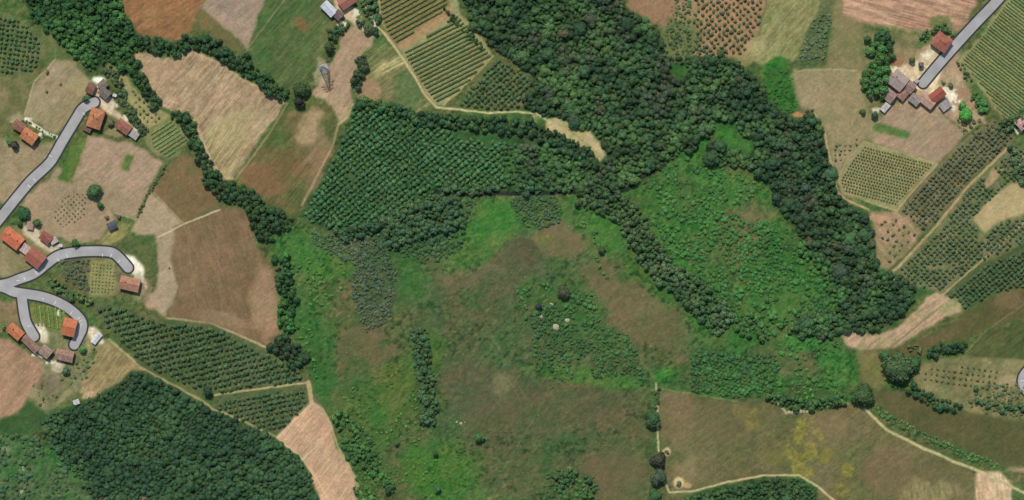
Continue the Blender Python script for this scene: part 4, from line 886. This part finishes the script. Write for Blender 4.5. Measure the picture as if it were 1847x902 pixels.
band(hedgetree,[(752,592),(762,640),(770,700),(776,735),(770,768)],26,10,6.6,((56,78,50),(66,90,56)),*HT('upright dark thicket of the south valley'),seed=79,dens=.20)
band(hedgetree,[(1000,872),(1030,858),(1060,872),(1055,905)],26,11,6,((56,82,50),(66,96,54)),*HT('thicket at the southern edge of the valley'),seed=94,dens=.36)
band(hedgetree,[(605,745),(630,775),(655,820),(690,860),(705,890)],30,12,6.4,((54,82,48),(66,100,52)),*HT('tree line beside the pink stubble field'),seed=95,dens=.36)
band(hedgetree,[(796,340),(850,346),(900,340),(960,346),(1040,338)],13,11,6.6,((54,78,52),(66,92,58)),*HT('bank of the dark stream bed'),seed=76,dens=.36)
# orchards
def orc(poly, sp, r, cols, label, group, **k): fill(orchard, poly, sp, r*1.12, cols, label, group, squash=.85, rv=.18, **k)
orc([(172,552),(220,558),(300,582),(380,590),(468,632),(490,645),(536,668),(552,684),(470,696),(382,708),(368,706),(262,660),(220,612),(190,582)],8.9,4.9,((72,92,60),(60,82,52)),'round green tree in the big orchard east of the lower farm','trees of the big southwestern orchard',jit=.10,ang=-14,sq=1.15,seed=80)
orc([(390,722),(550,700),(550,728),(508,774),(495,780),(392,736)],8.8,4.7,((70,90,58),(62,82,52)),'round green tree in the small orchard under the thin pale path','trees of the lower orchard',jit=.10,ang=-12,seed=81)
orc([(0,20),(30,34),(60,58),(78,80),(72,108),(58,130),(0,128)],8.4,4.2,((62,84,52),(68,90,56)),'round tree in the old orchard at the north west corner','trees of the north west orchard',jit=.12,ang=8,seed=82)
orc([(1262,0),(1395,0),(1366,50),(1338,100),(1300,96),(1250,100),(1250,60)],9.6,3.9,((84,88,62),(72,84,56)),'round tree in the orchard on reddish soil','trees of the reddish orchard',jit=.14,ang=-40,seed=83)
orc([(1695,298),(1752,246),(1792,222),(1826,246),(1816,262),(1748,318),(1686,398),(1660,414),(1626,380),(1644,352)],7.8,3.9,((70,82,58),(84,92,68)),'small grey green tree in the orchard strip above the farm track','trees of the upper eastern orchard strip',jit=.14,ang=-48,seed=84)
orc([(1584,400),(1625,388),(1655,420),(1600,480)],13,3.2,((80,88,58),(90,94,66)),'lone little tree on the pink triangular plot','trees of the pink triangular plot',jit=.25,ang=-48,seed=85,dens=.45)
orc([(1826,272),(1847,280),(1820,328),(1770,370),(1750,398),(1776,424),(1800,404),(1847,362),(1847,392),(1758,474),(1700,522),(1652,512),(1612,492),(1696,410),(1746,344)],8,3.9,((68,86,56),(80,94,66)),'small tree in the mixed orchard strip between the two tracks','trees of the mixed orchard strip',jit=.13,ang=-44,seed=86,dens=.30,avoid=((1790,325,16),))
orc([(1847,410),(1847,500),(1794,526),(1742,554),(1710,530),(1766,484)],7.8,4.2,((62,84,54),(70,90,60)),'small dark green tree in the orchard strip beside the olive brown field','trees of the dark orchard strip',jit=.10,ang=-40,seed=87)
orc([(890,106),(940,126),(958,150),(940,176),(936,196),(900,196),(822,190),(852,158)],8.4,4.6,((64,86,54),(72,92,58)),'small green tree in the orchard touching the vineyard corner','trees of the vineyard corner orchard',jit=.12,ang=-40,seed=88)
orc([(1665,665),(1740,660),(1800,668),(1800,700),(1740,704),(1665,690)],10.5,3,((92,94,62),(80,86,54)),'small round tree on the straw plot between hedges','trees of the straw plot',jit=.06,ang=8,seed=89)
orc([(232,150),(250,168),(290,205),(300,212),(262,232),(245,205)],10,3,((112,104,74),(90,92,60)),'little tree on the straw strip between two hedges','trees of the straw strip',jit=.10,ang=45,seed=90)
orc([(120,348),(160,350),(150,395),(112,410),(92,392)],7.2,1.9,((98,98,72),(86,90,62)),'little bush planted in the kitchen plot','bushes of the kitchen plot',jit=.08,ang=-40,seed=91)
orc([(168,474),(204,476),(206,495),(202,530),(165,526)],6.2,1.7,((98,102,68),(88,96,60)),'little bush planted in the dotted garden','bushes of the dotted garden',jit=.08,ang=5,seed=92)
orc([(1508,255),(1550,250),(1540,270),(1520,290),(1500,290)],9,3,((112,112,78),(94,100,64)),'little tree above the dotted vineyard','trees of the strip above the dotted vineyard',jit=.2,ang=0,seed=93)
# ------------------------------------------------------------------ vine rows
def row_mesh(L, w, h, seed, dotted=0):
    g = np.random.default_rng(seed); V, F, Lf = [], [], []; off = 0
    step = dotted if dotted else .75; n = max(2, int(L/step))
    for i in range(n):
        x = -L/2+(i+.5)*L/n; r = w/2*g.uniform(.8, 1.15)*(1.0)
        v = ICO1[0]*np.array([(.36*step if dotted else .62), r, h*.5])*(1+.2*(g.random((len(ICO1[0]), 1))-.5))+np.array([x+g.normal()*.05, g.normal()*.06, h*.55])
        V.append(v); F.append(np.concatenate([ICO1[1], ICO1[1][:, 2:3]], 1)+off); off += len(v); Lf.append(np.full(len(v), g.uniform(.8, 1.2)))
        k = 4; c = np.stack([x+g.uniform(-.4, .4, k)*step, g.uniform(-.5, .5, k)*w, h*g.uniform(.6, 1.1, k)], 1)
        d = g.normal(size=(k, 3)); d[:, 2] = abs(d[:, 2])+.5; d /= np.linalg.norm(d, axis=1)[:, None]
        t = np.cross(d, g.normal(size=(k, 3))); t /= np.linalg.norm(t, axis=1)[:, None]; bt = np.cross(d, t); s = .26
        V.append(np.stack([c-t*s, c-bt*s, c+t*s, c+bt*s], 1).reshape(-1, 3)); F.append(np.arange(4*k).reshape(-1, 4)+off); off += 4*k; Lf.append(np.repeat(g.uniform(.75, 1.3, k), 4))
    V = np.concatenate(V); V[:, 2] = np.maximum(V[:, 2], .05)
    return V, np.concatenate(F), np.concatenate(Lf)
post_m = flat('weathered_wood', (150,140,120), .9, .2, 4)
def vine_rows(poly, ang, sp, w, h, cols, label, group, dotted=0, seed=1, name='vine_row', posts=True, ragged=1.5):
    a = math.radians(ang); d = np.array([math.cos(a), math.sin(a)]); nn = np.array([-d[1], d[0]]); poly = ext(poly)
    P = np.array(poly, float); vmin, vmax = (P@nn).min(), (P@nn).max(); k = 0; v = vmin+sp*.5; total = 0
    rows = []
    while v < vmax:
        us = []
        for i in range(len(P)):
            p, q = P[i], P[(i+1) % len(P)]; a1, b1 = p@nn, q@nn
            if (a1 > v) != (b1 > v): t = (v-a1)/(b1-a1); us.append(((p+(q-p)*t)@d))
        us.sort()
        for u0, u1 in zip(us[::2], us[1::2]):
            u0 += random.uniform(0, ragged)+1; u1 -= random.uniform(0, ragged)+1
            if u1-u0 > 8: rows.append((u0, u1, v))
        v += sp
    for j, (u0, u1, v) in enumerate(rows):
        # keep the part that lies near the frame
        mid = d*(u0+u1)/2+nn*v; x, y = W(*mid); L = (u1-u0)*S
        V, F, Lf = row_mesh(L, w, h, seed*100+j, dotted)
        ra = -a; X = V[:, 0]*math.cos(ra)-V[:, 1]*math.sin(ra); Y = V[:, 0]*math.sin(ra)+V[:, 1]*math.cos(ra)
        z0 = float(hgt(x, y)); Z = V[:, 2]+hgt(x+X, y+Y)-z0
        if dotted or not posts:
            e = None
        me = mesh_mixed('vines', np.stack([X, Y, Z], 1), F, FOL_O); set_f(me, 'leaf', Lf)
        col = mixc(cols[0], cols[1], random.random())
        if posts:
            e = add_obj(name, None, None, (x, y, z0)); o = add_obj('vines', me, e); o.color = (*tint(col), 1)
            for s_ in (-1, 1):
                bm = bmesh.new()
                px_, py_ = s_*(L/2+.25)*math.cos(ra), s_*(L/2+.25)*math.sin(ra); zz = float(hgt(x+px_, y+py_))-z0
                r_ = bmesh.ops.create_cone(bm, cap_ends=True, segments=6, radius1=.07, radius2=.05, depth=h+.6, matrix=Matrix.Translation((px_, py_, zz+h/2)))
                pm = bpy.data.meshes.new('end_post'); bm.to_mesh(pm); bm.free(); pm.materials.append(post_m); add_obj('end_post', pm, e)
        else:
            e = add_obj(name, me, None, (x, y, z0)); e.color = (*tint(col), 1)
        end_ = 'northern' if abs(nn[1]) > .5 else ('western' if nn[0] > 0 else 'eastern')
        short = group.split(' ', 2)[2]
        tag(e, f"{ordw(j+1)} {label.split(' row')[0]} row from the {end_} end of {short.replace('of the ', 'the ') if short.startswith('of') else short}", 'vine row' if name == 'vine_row' else 'crop row', group)
VR = ((74,88,48),(86,98,54))
vine_rows([(684,2),(690,0),(802,0),(808,12),(716,80),(698,58),(690,35)],-29,8,1.55,1.7,VR,'dark vine row on brown soil in the upper part of the long vineyard','vine rows of the upper vineyard part',seed=1)
vine_rows([(824,26),(850,52),(886,98),(868,120),(842,150),(800,186),(786,184),(772,166),(736,112),(728,96)],-27,7.4,1.75,1.7,((76,92,52),(88,100,58)),'green vine row below the bare strip of the long vineyard','vine rows of the lower vineyard part',seed=2)
vine_rows([(1847,0),(1814,6),(1772,64),(1735,108),(1774,158),(1812,216),(1847,170)],38,5.4,1.3,1.4,((96,108,66),(88,102,60)),'thin green vine row beside the straight lane','vine rows of the north east vineyard',seed=3)
vine_rows([(1558,262),(1600,274),(1682,298),(1634,350),(1616,372),(1560,356),(1524,346),(1514,326),(1534,290)],15,5.6,1.5,1.4,((70,82,50),(80,90,56)),'dotted vine row in the block below the big farm','vine rows of the dotted vineyard',dotted=2.1,seed=4)
vine_rows([(60,548),(118,556),(118,578),(108,596),(66,588),(58,565)],83,7,1.2,1.0,((92,112,58),(84,104,52)),'upright vegetable row between the two lower lanes','vegetable rows of the small lane plot',seed=5,name='crop_row',posts=False)
vine_rows([(270,240),(310,216),(340,254),(302,284),(274,266)],-33,7,1.2,1.1,((88,104,60),(96,110,68)),'slanting crop row in the green garden beside the hedge','crop rows of the green garden',seed=6,name='crop_row',posts=False)

# ------------------------------------------------------------------ single trees
SG = [
 (27,262,10,(66,60,52),'dark purplish tree beside the small orange roofed house'),
 (18,256,8,(60,92,50),'green tree pressed against the purplish one by the orange house'),
 (172,347,15,(52,76,46),'big round tree standing alone above the kitchen plot'),
 (182,370,8,(58,92,50),'smaller green tree just below the big round tree'),
 (42,383,14,(56,82,48),'round tree on the lane side above the western farmhouses'),
 (68,402,9,(54,80,48),'small dark tree beside the little pink roofed shed'),
 (36,404,7,(62,82,52),'small tree between the lane and the orange farmhouse'),
 (136,438,9,(62,92,48),'round tree touching the curved lane'),
 (545,162,17,(48,66,42),'large dark tree at the pylon corner'),
 (540,184,12,(44,48,38),'darker tree below the large one at the pylon corner'),
 (594,86,12,(54,72,44),'round dark tree above the pylon'),
 (1178,755,17,(48,72,46),'round dark tree alone on the vertical farm track'),
 (1187,828,16,(56,60,48),'purplish round tree, upper of the touching pair by the farm track'),
 (1185,860,16,(60,70,52),'greyer round tree, lower of the touching pair by the farm track'),
 (1180,893,13,(56,84,48),'tree at the southern end of the vertical farm track'),
 (863,788,11,(54,90,50),'lone round tree on the brown south meadow'),
 (763,610,10,(54,80,48),'round tree above the upright thicket'),
 (1015,528,13,(58,66,52),'dark round tree above the pale rocks'),
 (972,552,8,(46,54,50),'very dark small tree left of the pale rocks'),
 (1615,662,31,(54,74,48),'huge dark green tree beside the brown strip'),
 (1648,655,15,(56,88,50),'green tree touching the huge dark green tree'),
 (1596,640,13,(60,86,50),'green tree on the north west side of the huge dark tree'),
 (1555,712,22,(52,74,46),'big dark tree at the corner of the olive field'),
 (1282,284,16,(52,74,46),'tall round tree at the top of the green bowl'),
 (1555,202,7,(62,78,44),'small round tree alone on the tan hay field'),
 (1577,208,9,(56,72,46),'small tree just below the farm grove'),
 (375,708,12,(40,60,44),'very dark tree where the two orchards meet the wood'),
 (305,483,2.6,(84,86,60),'tiny bush alone on the pale tan strip'),
 (1740,208,14,(62,116,52),'bright green tree below the big farm'),
 (1735,190,9,(66,108,54),'small green tree above the bright green one'),
 (200,222,8,(84,88,70),'greyish round tree between the two north western houses'),
 (155,178,8,(58,82,50),'small tree at the rounded lane end of the north west farm'),
 (1660,118,7,(84,84,70),'small greyish tree in the big farm yard'),
 (1644,108,8,(84,104,68),'pale green tree at the north side of the farm yard'),
 (1714,155,6,(76,92,60),'small tree on the bare plot right of the straight lane'),
 (1701,148,5,(84,100,62),'little bush beside the straight lane end'),
 (1203,815,5,(80,84,60),'small bush inside the upper sandy ring'),
 (1224,871,6,(78,88,58),'small bush inside the lower sandy ring'),
 (120,668,9,(70,88,60),'grey green tree south of the long pale roofed house'),
 (150,630,9,(72,104,56),'green tree at the hooked lane end'),
 (8,590,7,(74,98,56),'green tree at the western edge by the orange roof'),
 (85,130,5,(96,96,66),'little bush at the top of the tan field'),
 (84,165,3.4,(96,94,68),'small bush on the tan field, lower left of the two dots'),
 (109,152,3,(104,98,74),'small bush on the tan field, right one of the two dots'),
 (700,886,8,(44,66,40),'dark round bush at the foot of the pink stubble field'),
 (785,818,7,(46,72,42),'dark bush on the bright green south meadow'),
 (790,882,8,(56,80,50),'dark bush near the southern edge of the meadow'),
 (715,800,6,(56,86,46),'bush between stubble field and bright meadow'),
 (1085,452,8,(54,72,44),'dark bush on the bright slope west of the diagonal thicket'),
 (1300,262,13,(56,80,48),'tree on the bright glade in the wood'),
 (1100,855,1.8,(80,90,56),'tiny bush on the southern brown patch'),
 (1760,700,7,(70,92,56),'round bush at the south side of the straw plot'),
 (215,392,5,(84,88,64),'small bush behind the dark slate hut'),
 (193,392,5,(88,90,66),'small bush at the upper corner of the slate hut'),
]
for (px, py, r, col, lab) in SG: single.add(px, py, r*S, col, lab, None, .9, True)
for K in (woodland, hedgetree, plant, orchard, shrub, single): K.build()

# ------------------------------------------------------------------ buildings
plaster = flat('plaster', (206,192,168), .9, .12, .8); stone = flat('stone_wall', (168,152,130), .9, .2, 1.2); concrete = flat('concrete', (176,172,164), .9, .12, .6)
dark_glass = flat('window_glass', (60,70,80), .2, .1, 1); wood = flat('door_wood', (96,70,50), .8, .2, 3); chim = flat('chimney_brick', (170,130,105), .9, .2, 3)
RM = {}
def rm(col, col2=None):
    k = tuple(col)
    if k not in RM: RM[k] = roof_mat('roof_tiles', col, col2 or tuple(int(c*.78) for c in col))
    return RM[k]
def boxbm(bm, cx, cy, cz, sx, sy, sz):
    r = bmesh.ops.create_cube(bm, size=1, matrix=Matrix.Translation((cx, cy, cz))@Matrix.Diagonal((sx, sy, sz, 1)))
def from_bm(name, bm, m, parent):
    me = bpy.data.meshes.new(name); bm.to_mesh(me); bm.free(); me.materials.append(m); return add_obj(name, me, parent)
def roof_bm(w, d, h0, rise, kind, over=.45, th=.22):
    """w along X (ridge along X)"""
    bm = bmesh.new(); a, b = w/2+over, d/2+over
    def slab(q):
        top = [bm.verts.new(p) for p in q]; bot = [bm.verts.new((p[0], p[1], p[2]-th)) for p in q]; n = len(q)
        bm.faces.new(top); bm.faces.new(bot[::-1])
        for i in range(n): bm.faces.new((top[i], bot[i], bot[(i+1) % n], top[(i+1) % n]))
    if kind == 'gable':
        slab([(-a, -b, h0), (a, -b, h0), (a, 0, h0+rise), (-a, 0, h0+rise)]); slab([(-a, .004, h0+rise), (a, .004, h0+rise), (a, b, h0), (-a, b, h0)])
    elif kind == 'hip':
        i = min(a*.9, b*.9)
        slab([(-a, -b, h0), (a, -b, h0), (a-i, -.002, h0+rise), (-a+i, -.002, h0+rise)]); slab([(-a+i, .002, h0+rise), (a-i, .002, h0+rise), (a, b, h0), (-a, b, h0)])
        slab([(-a, b, h0), (-a, -b, h0), (-a+i-.004, 0, h0+rise)]); slab([(a, -b, h0), (a, b, h0), (a-i+.004, 0, h0+rise)])
    elif kind == 'shed':
        slab([(-a, -b, h0), (a, -b, h0), (a, b, h0+rise), (-a, b, h0+rise)])
    else:
        slab([(-a+.3, -b+.3, h0+.1), (a-.3, -b+.3, h0+.1), (a-.3, b-.3, h0+.1), (-a+.3, b-.3, h0+.1)])
    bmesh.ops.recalc_face_normals(bm, faces=bm.faces); return bm
def building(name, px, py, w, d, ang, h, kind, roofc, label, cat='house', wall=None, chimney=0, rise=None, roof2=None, windows=True, group=None):
    w *= S; d *= S; x, y = W(px, py); z = float(hgt(x, y)); rise = rise if rise is not None else d*.20
    e = add_obj(name, None, None, (x, y, z), math.radians(-ang)); tag(e, label, cat, group)
    bm = bmesh.new(); a, b = w/2, d/2
    # wall ring incl. gable ends
    base = [(-a, -b), (a, -b), (a, b), (-a, b)]
    vb = [bm.verts.new((p[0], p[1], -1)) for p in base]; tz = [h-.25]*4
    if kind == 'shed': tz = [h-.25, h-.25, h-.25+rise*.92, h-.25+rise*.92]
    vt = [bm.verts.new((p[0], p[1], t)) for p, t in zip(base, tz)]
    for i in range(4): bm.faces.new((vb[i], vb[(i+1) % 4], vt[(i+1) % 4], vt[i]))
    if kind == 'gable':
        for i, j, sx in ((1, 2, 1), (3, 0, -1)):
            p = bm.verts.new((sx*a, 0, h-.25+rise*.93)); bm.faces.new((vt[i], vt[j], p))
    bmesh.ops.recalc_face_normals(bm, faces=bm.faces)
    from_bm('wall', bm, wall or plaster, e)
    rf = from_bm('roof', roof_bm(w, d, h, rise, kind), rm(roofc, roof2), e)
    if kind in ('gable', 'hip') and w > 7:
        bm = bmesh.new(); boxbm(bm, 0, 0, h+rise+.06, w*(.9 if kind == 'gable' else .5), .34, .14); from_bm('ridge_cap', bm, rm(tuple(int(c*.88) for c in roofc)), rf)
    for c in range(chimney):
        cx_ = (-.25+.5*c)*w; bm = bmesh.new(); boxbm(bm, cx_, d*.14, h+rise*.9+.45, .7, .7, 1.9); boxbm(bm, cx_, d*.14, h+rise*.9+1.48, .9, .9, .16); from_bm('chimney', bm, chim, rf)
    if windows and h > 2.3:
        bm = bmesh.new(); boxbm(bm, w*.08, -b-.04, 1.05, 1.1, .1, 2.1); from_bm('door', bm, wood, e)
        n = max(1, int(w/3.6)); lev = [1.5]+([4.3] if h > 4.8 else [])
        for s_ in (-1, 1):
            for zl in lev:
                for k in range(n):
                    xx = -a+(k+.5)*w/n
                    if s_ < 0 and zl < 2 and abs(xx-w*.08) < 1.3: continue
                    f = bmesh.new(); boxbm(f, xx, s_*(b+.03), zl+.1, 1.1, .08, 1.3); fo = from_bm('window', f, concrete, e)
                    f = bmesh.new(); boxbm(f, xx, s_*(b+.075), zl+.1, .86, .03, 1.06); from_bm('pane', f, dark_glass, fo)
    return e
B = building
# north-west farm
B('farmhouse',174,214,24,34,18,5.6,'hip',(196,126,80),'orange brown hipped roof house below the rounded lane end',chimney=1,roof2=(168,104,64))
B('shed',158,231,14,11,30,3,'shed',(128,92,72),'small dark brown lean-to at the lower corner of the orange brown house','shed',rise=.6)
B('barn',224,229,25,17,36,4.4,'gable',(170,108,80),'dark red roofed barn at the end of the north western yard','barn',roof2=(124,78,60))
B('shed',242,243,15,11,36,2.8,'shed',(186,178,170),'pale grey sheet roofed shed joined to the dark red barn','shed',rise=.4,wall=concrete)
B('barn',186,153,15,13,-42,3.6,'gable',(134,118,102),'small grey brown roof, upper of the two by the white pad','barn',wall=stone)
B('barn',189,168,18,14,40,4.2,'gable',(128,116,100),'grey slate coloured roof facing the lane end','barn',wall=stone)
B('shed',164,160,13,17,25,3.2,'gable',(140,92,74),'narrow rusty red roof left of the grey ones','shed',wall=stone)
B('shed',207,172,6,5,20,2.2,'flat',(236,232,226),'tiny white roofed box at the right of the grey roofs','shed',wall=concrete,windows=False)
B('farmhouse',54,246,26,20,35,5,'gable',(206,128,80),'bright orange roofed house by the white drive',chimney=1,roof2=(176,104,64))
B('barn',36,228,20,16,30,4,'gable',(158,106,82),'brown roofed barn above the bright orange house','barn')
B('shed',35,232,12,9,30,4.6,'flat',(150,86,66),'dark red flat roof beside the brown barn','shed',windows=False)
# western farm
B('farmhouse',24,430,36,24,38,5.8,'gable',(218,118,76),'long vivid orange red roof, largest of the western farm',chimney=2,roof2=(196,98,60))
B('shed',48,450,17,15,38,3.6,'shed',(206,178,164),'pale pink roofed annex between two red roofs','shed',rise=.5)
B('barn',65,465,30,26,38,4.8,'gable',(172,96,74),'wide dark red roof beside the curved lane','barn',roof2=(150,82,64))
B('barn',84,429,19,15,38,3.8,'gable',(162,92,72),'small dark red roof across the pale courtyard','barn')
B('shed',98,434,12,9,-30,2.8,'shed',(208,190,178),'pale sheet roofed shed beside the small dark red roof','shed',rise=.3,wall=concrete)
B('shed',55,407,10,12,10,2.8,'shed',(184,150,134),'little pink roofed shed among trees','shed',rise=.4)
B('hut',203,407,15,12,-24,3,'gable',(84,90,98),'small dark slate roofed hut alone on the tan plots','hut',wall=concrete)
B('farmhouse',235,512,34,22,13,4.6,'gable',(184,130,100),'brown orange roofed house below the white gravel yard',chimney=1,roof2=(160,108,82))
B('shed',110,443,6,5,0,2.2,'flat',(238,230,214),'tiny white box by the curved lane','shed',windows=False)
# lower farm
B('farmhouse',30,598,27,17,42,5.2,'gable',(208,122,72),'orange roofed house west of the short lane',chimney=1,roof2=(180,100,60))
B('barn',57,620,34,13,44,4,'gable',(160,122,100),'long narrow brown roof below the short lane','barn',wall=stone)
B('barn',84,634,19,17,40,4.2,'gable',(172,142,122),'square pale brown roof in the middle of the lower farm','barn',wall=stone)
B('barn',118,641,30,18,12,4,'gable',(176,134,108),'pale brown roof at the hooked lane end','barn',wall=stone)
B('farmhouse',127,590,22,30,14,5.4,'gable',(208,116,70),'orange roof inside the hooked lane',roof2=(186,102,62))
B('greenhouse',175,610,20,8,-52,2.6,'gable',(236,234,230),'narrow white roofed shed on the rubble yard','shed',wall=concrete)
B('shed',107,643,9,5,20,4.2,'flat',(236,226,210),'white patch roof between the two pale brown roofs','shed',windows=False)
B('shed',139,725,9,7,-20,2.4,'shed',(222,220,214),'small white roofed shed at the wood edge','shed',rise=.3,wall=concrete)
# big farm, north east
B('barn',1697,77,29,26,35,5.4,'hip',(170,98,74),'rust red hipped roof beside the straight lane','barn',roof2=(150,84,64))
B('farmhouse',1618,146,28,28,38,5.6,'gable',(170,150,138),'big mauve grey roof, largest of the big farm',chimney=1,roof2=(156,136,124))
B('barn',1601,172,23,19,38,4.2,'gable',(172,140,124),'pinkish grey roof at the south west end of the big farm','barn')
B('shed',1627,171,17,14,-50,3.6,'gable',(170,122,100),'small pink brown roof below the mauve one','shed')
B('barn',1638,156,20,18,38,4.6,'gable',(164,132,116),'purple brown roof in the middle of the big farm','barn')
B('barn',1649,180,18,15,38,3.6,'gable',(160,150,134),'grey roof on the south side of the big farm','barn')
B('farmhouse',1670,181,30,18,38,4.6,'gable',(194,156,130),'tan pink roof along the south side of the big farm',roof2=(170,134,112))
B('barn',1689,172,26,17,-38,5.2,'gable',(164,82,60),'dark red roof at the south east of the big farm','barn',roof2=(146,70,52))
B('shed',1704,190,18,14,-38,3,'shed',(172,162,158),'grey sheet roofed shed at the south east end of the big farm','shed',rise=.5,wall=concrete)
B('shed',1596,194,9,16,40,2.6,'shed',(206,200,190),'white roofed shed at the south west tip of the big farm','shed',rise=.3,wall=concrete)
B('shed',1652,146,8,6,38,2.6,'flat',(200,196,196),'small silvery roof beside the lane end of the big farm','shed',windows=False)
# northern farm
B('barn',594,17,26,15,46,4.4,'gable',(204,208,214),'white roofed barn at the northern edge','barn',wall=concrete,roof2=(190,196,204))
B('shed',611,28,13,14,46,3.8,'gable',(122,100,92),'brown roofed shed joined to the white barn','shed')
B('farmhouse',626,3,27,20,-34,5,'gable',(166,104,82),'red brown roofed house cut by the northern edge',roof2=(146,90,72))
B('farmhouse',1843,222,22,18,-40,4.6,'gable',(206,158,146),'pink roofed house at the eastern edge')
B('shed',1836,680,1,1,0,2,'flat',(200,190,180),'x') if False else None

# round tank
def tank(px, py, r, h, label):
    x, y = W(px, py); z = float(hgt(x, y)); e = add_obj('water_tank', None, None, (x, y, z)); tag(e, label, 'tank')
    bm = bmesh.new(); n = 32; R0, R1 = r, r-.5
    rings = [[bm.verts.new((q*math.cos(k/n*2*math.pi), q*math.sin(k/n*2*math.pi), zz)) for k in range(n)] for q, zz in ((R0, -.5), (R0, h), (R1, h), (R1, h-.5))]
    for A_, B_ in zip(rings[:-1], rings[1:]):
        for k in range(n): bm.faces.new((A_[k], A_[(k+1) % n], B_[(k+1) % n], B_[k]))
    from_bm('tank_wall', bm, white_m, e)
    bm = bmesh.new(); bmesh.ops.create_circle(bm, cap_ends=True, segments=n, radius=R1+.01, matrix=Matrix.Translation((0, 0, h-.45))); from_bm('tank_floor', bm, flat('tank_cover', (120,124,116), .6, .2), e)
tank(1845,294,3.3,1.6,'round white rimmed tank at the eastern edge')
# lattice pylon
steel = flat('galvanised_steel', (176,174,168), .6, .08, 2, 0)
def pylon(px, py, H, label):
    x, y = W(px, py); z = float(hgt(x, y)); e = add_obj('power_pylon', None, None, (x, y, z), .5); tag(e, label, 'pylon')
    def bar(bm, p, q, r=.09):
        p, q = Vector(p), Vector(q); d = q-p; bmesh.ops.create_cone(bm, cap_ends=True, segments=5, radius1=r, radius2=r, depth=d.length, matrix=Matrix.Translation((p+q)/2)@d.to_track_quat('Z', 'Y').to_matrix().to_4x4())
    hw = lambda t: 2.7*(1-t)**1.15+.45
    cor = [(-1, -1), (1, -1), (1, 1), (-1, 1)]
    for sx, sy in cor:
        bm = bmesh.new(); N = 8
        for i in range(N):
            a, b = hw(i/N), hw((i+1)/N); bar(bm, (sx*a, sy*a, i/N*H-(.3 if i == 0 else 0)), (sx*b, sy*b, (i+1)/N*H), .16)
        from_bm('leg', bm, steel, e)
    bm = bmesh.new(); N = 10
    for i in range(N):
        a, b = hw(i/N), hw((i+1)/N)
        for k in range(4):
            p, q = cor[k], cor[(k+1) % 4]; bar(bm, (p[0]*a, p[1]*a, i/N*H), (q[0]*b, q[1]*b, (i+1)/N*H)); bar(bm, (q[0]*a, q[1]*a, i/N*H), (p[0]*b, p[1]*b, (i+1)/N*H)); bar(bm, (p[0]*b, p[1]*b, (i+1)/N*H), (q[0]*b, q[1]*b, (i+1)/N*H))
    from_bm('bracing', bm, steel, e)
    for t, L in ((.70, 5.2), (.83, 4.2), (.96, 3.2)):
        bm = bmesh.new(); a = hw(t)
        for s_ in (-1, 1):
            tip = (s_*L, 0, t*H)
            for sy in (-1, 1): bar(bm, (s_*a, sy*a, t*H), tip, .12); bar(bm, (s_*a, sy*a, t*H+1.2), tip, .1)
        arm = from_bm('crossarm', bm, steel, e)
        for s_ in (-1, 1):
            bm = bmesh.new()
            for k in range(6): bmesh.ops.create_cone(bm, cap_ends=True, segments=10, radius1=.16, radius2=.10, depth=.2, matrix=Matrix.Translation((s_*L, 0, t*H-.2-k*.2)))
            from_bm('insulator', bm, dark_glass, arm)
pylon(585,124,27,'pale grey lattice pylon at the corner of the tan ploughed strip')
# rocks in the middle
rock_m = flat('pale_rock', (168,158,130), .95, .2, .8)
def rock(px, py, r, h, label, seed, name='boulder'):
    g = np.random.default_rng(seed); V, F = ICO2; V = V.copy()
    n = fbm(V[:, 0]*3+seed, V[:, 1]*3+V[:, 2]*2, 1.2, seed, 3); V = np.round(V*2.2)/2.2*.35+V*.65; V = V*(0.45+1.1*n)[:, None]*np.array([r, r*g.uniform(.6, .95), h]); x, y = W(px, py)
    o = add_obj(name, mesh_np(name, V, F, rock_m), None, (x, y, float(hgt(x, y))+h*.25), g.uniform(0, 3)); tag(o, label, 'rock')
rock(978,571,2.0,1.1,'yellowish pale rock below the very dark small tree',3); rock(1003,590,2.6,1.2,'pinkish pale rock, lowest and largest of the three in the valley',5); rock(1023,578,2.1,.9,'flat pale rock, easternmost of the three in the valley',8)
rock(995,551,1.8,.7,'low yellow rock between the dark trees of the valley',13)
rock(1081,326,1.4,.9,'pale rock in the dark gap by the stream bed',21)
for i, (px, py, r) in enumerate(((824,761,1.0),(832,764,1.2),(838,762,.7))): rock(px, py, r, .5, ['small white stone, westernmost of three on the brown meadow','largest white stone in the row of three on the brown meadow','smallest white stone, east end of the row on the brown meadow'][i], 30+i, 'stone')
for i, (px, py, r) in enumerate(((1423,744,1.6),(1444,742,1.4),(1456,743,1.2))): rock(px, py, r, .8, ['pale rock at the hollow in the scalloped hedge','pale rock under the middle of the scalloped hedge','small pale rock east under the scalloped hedge'][i], 40+i)
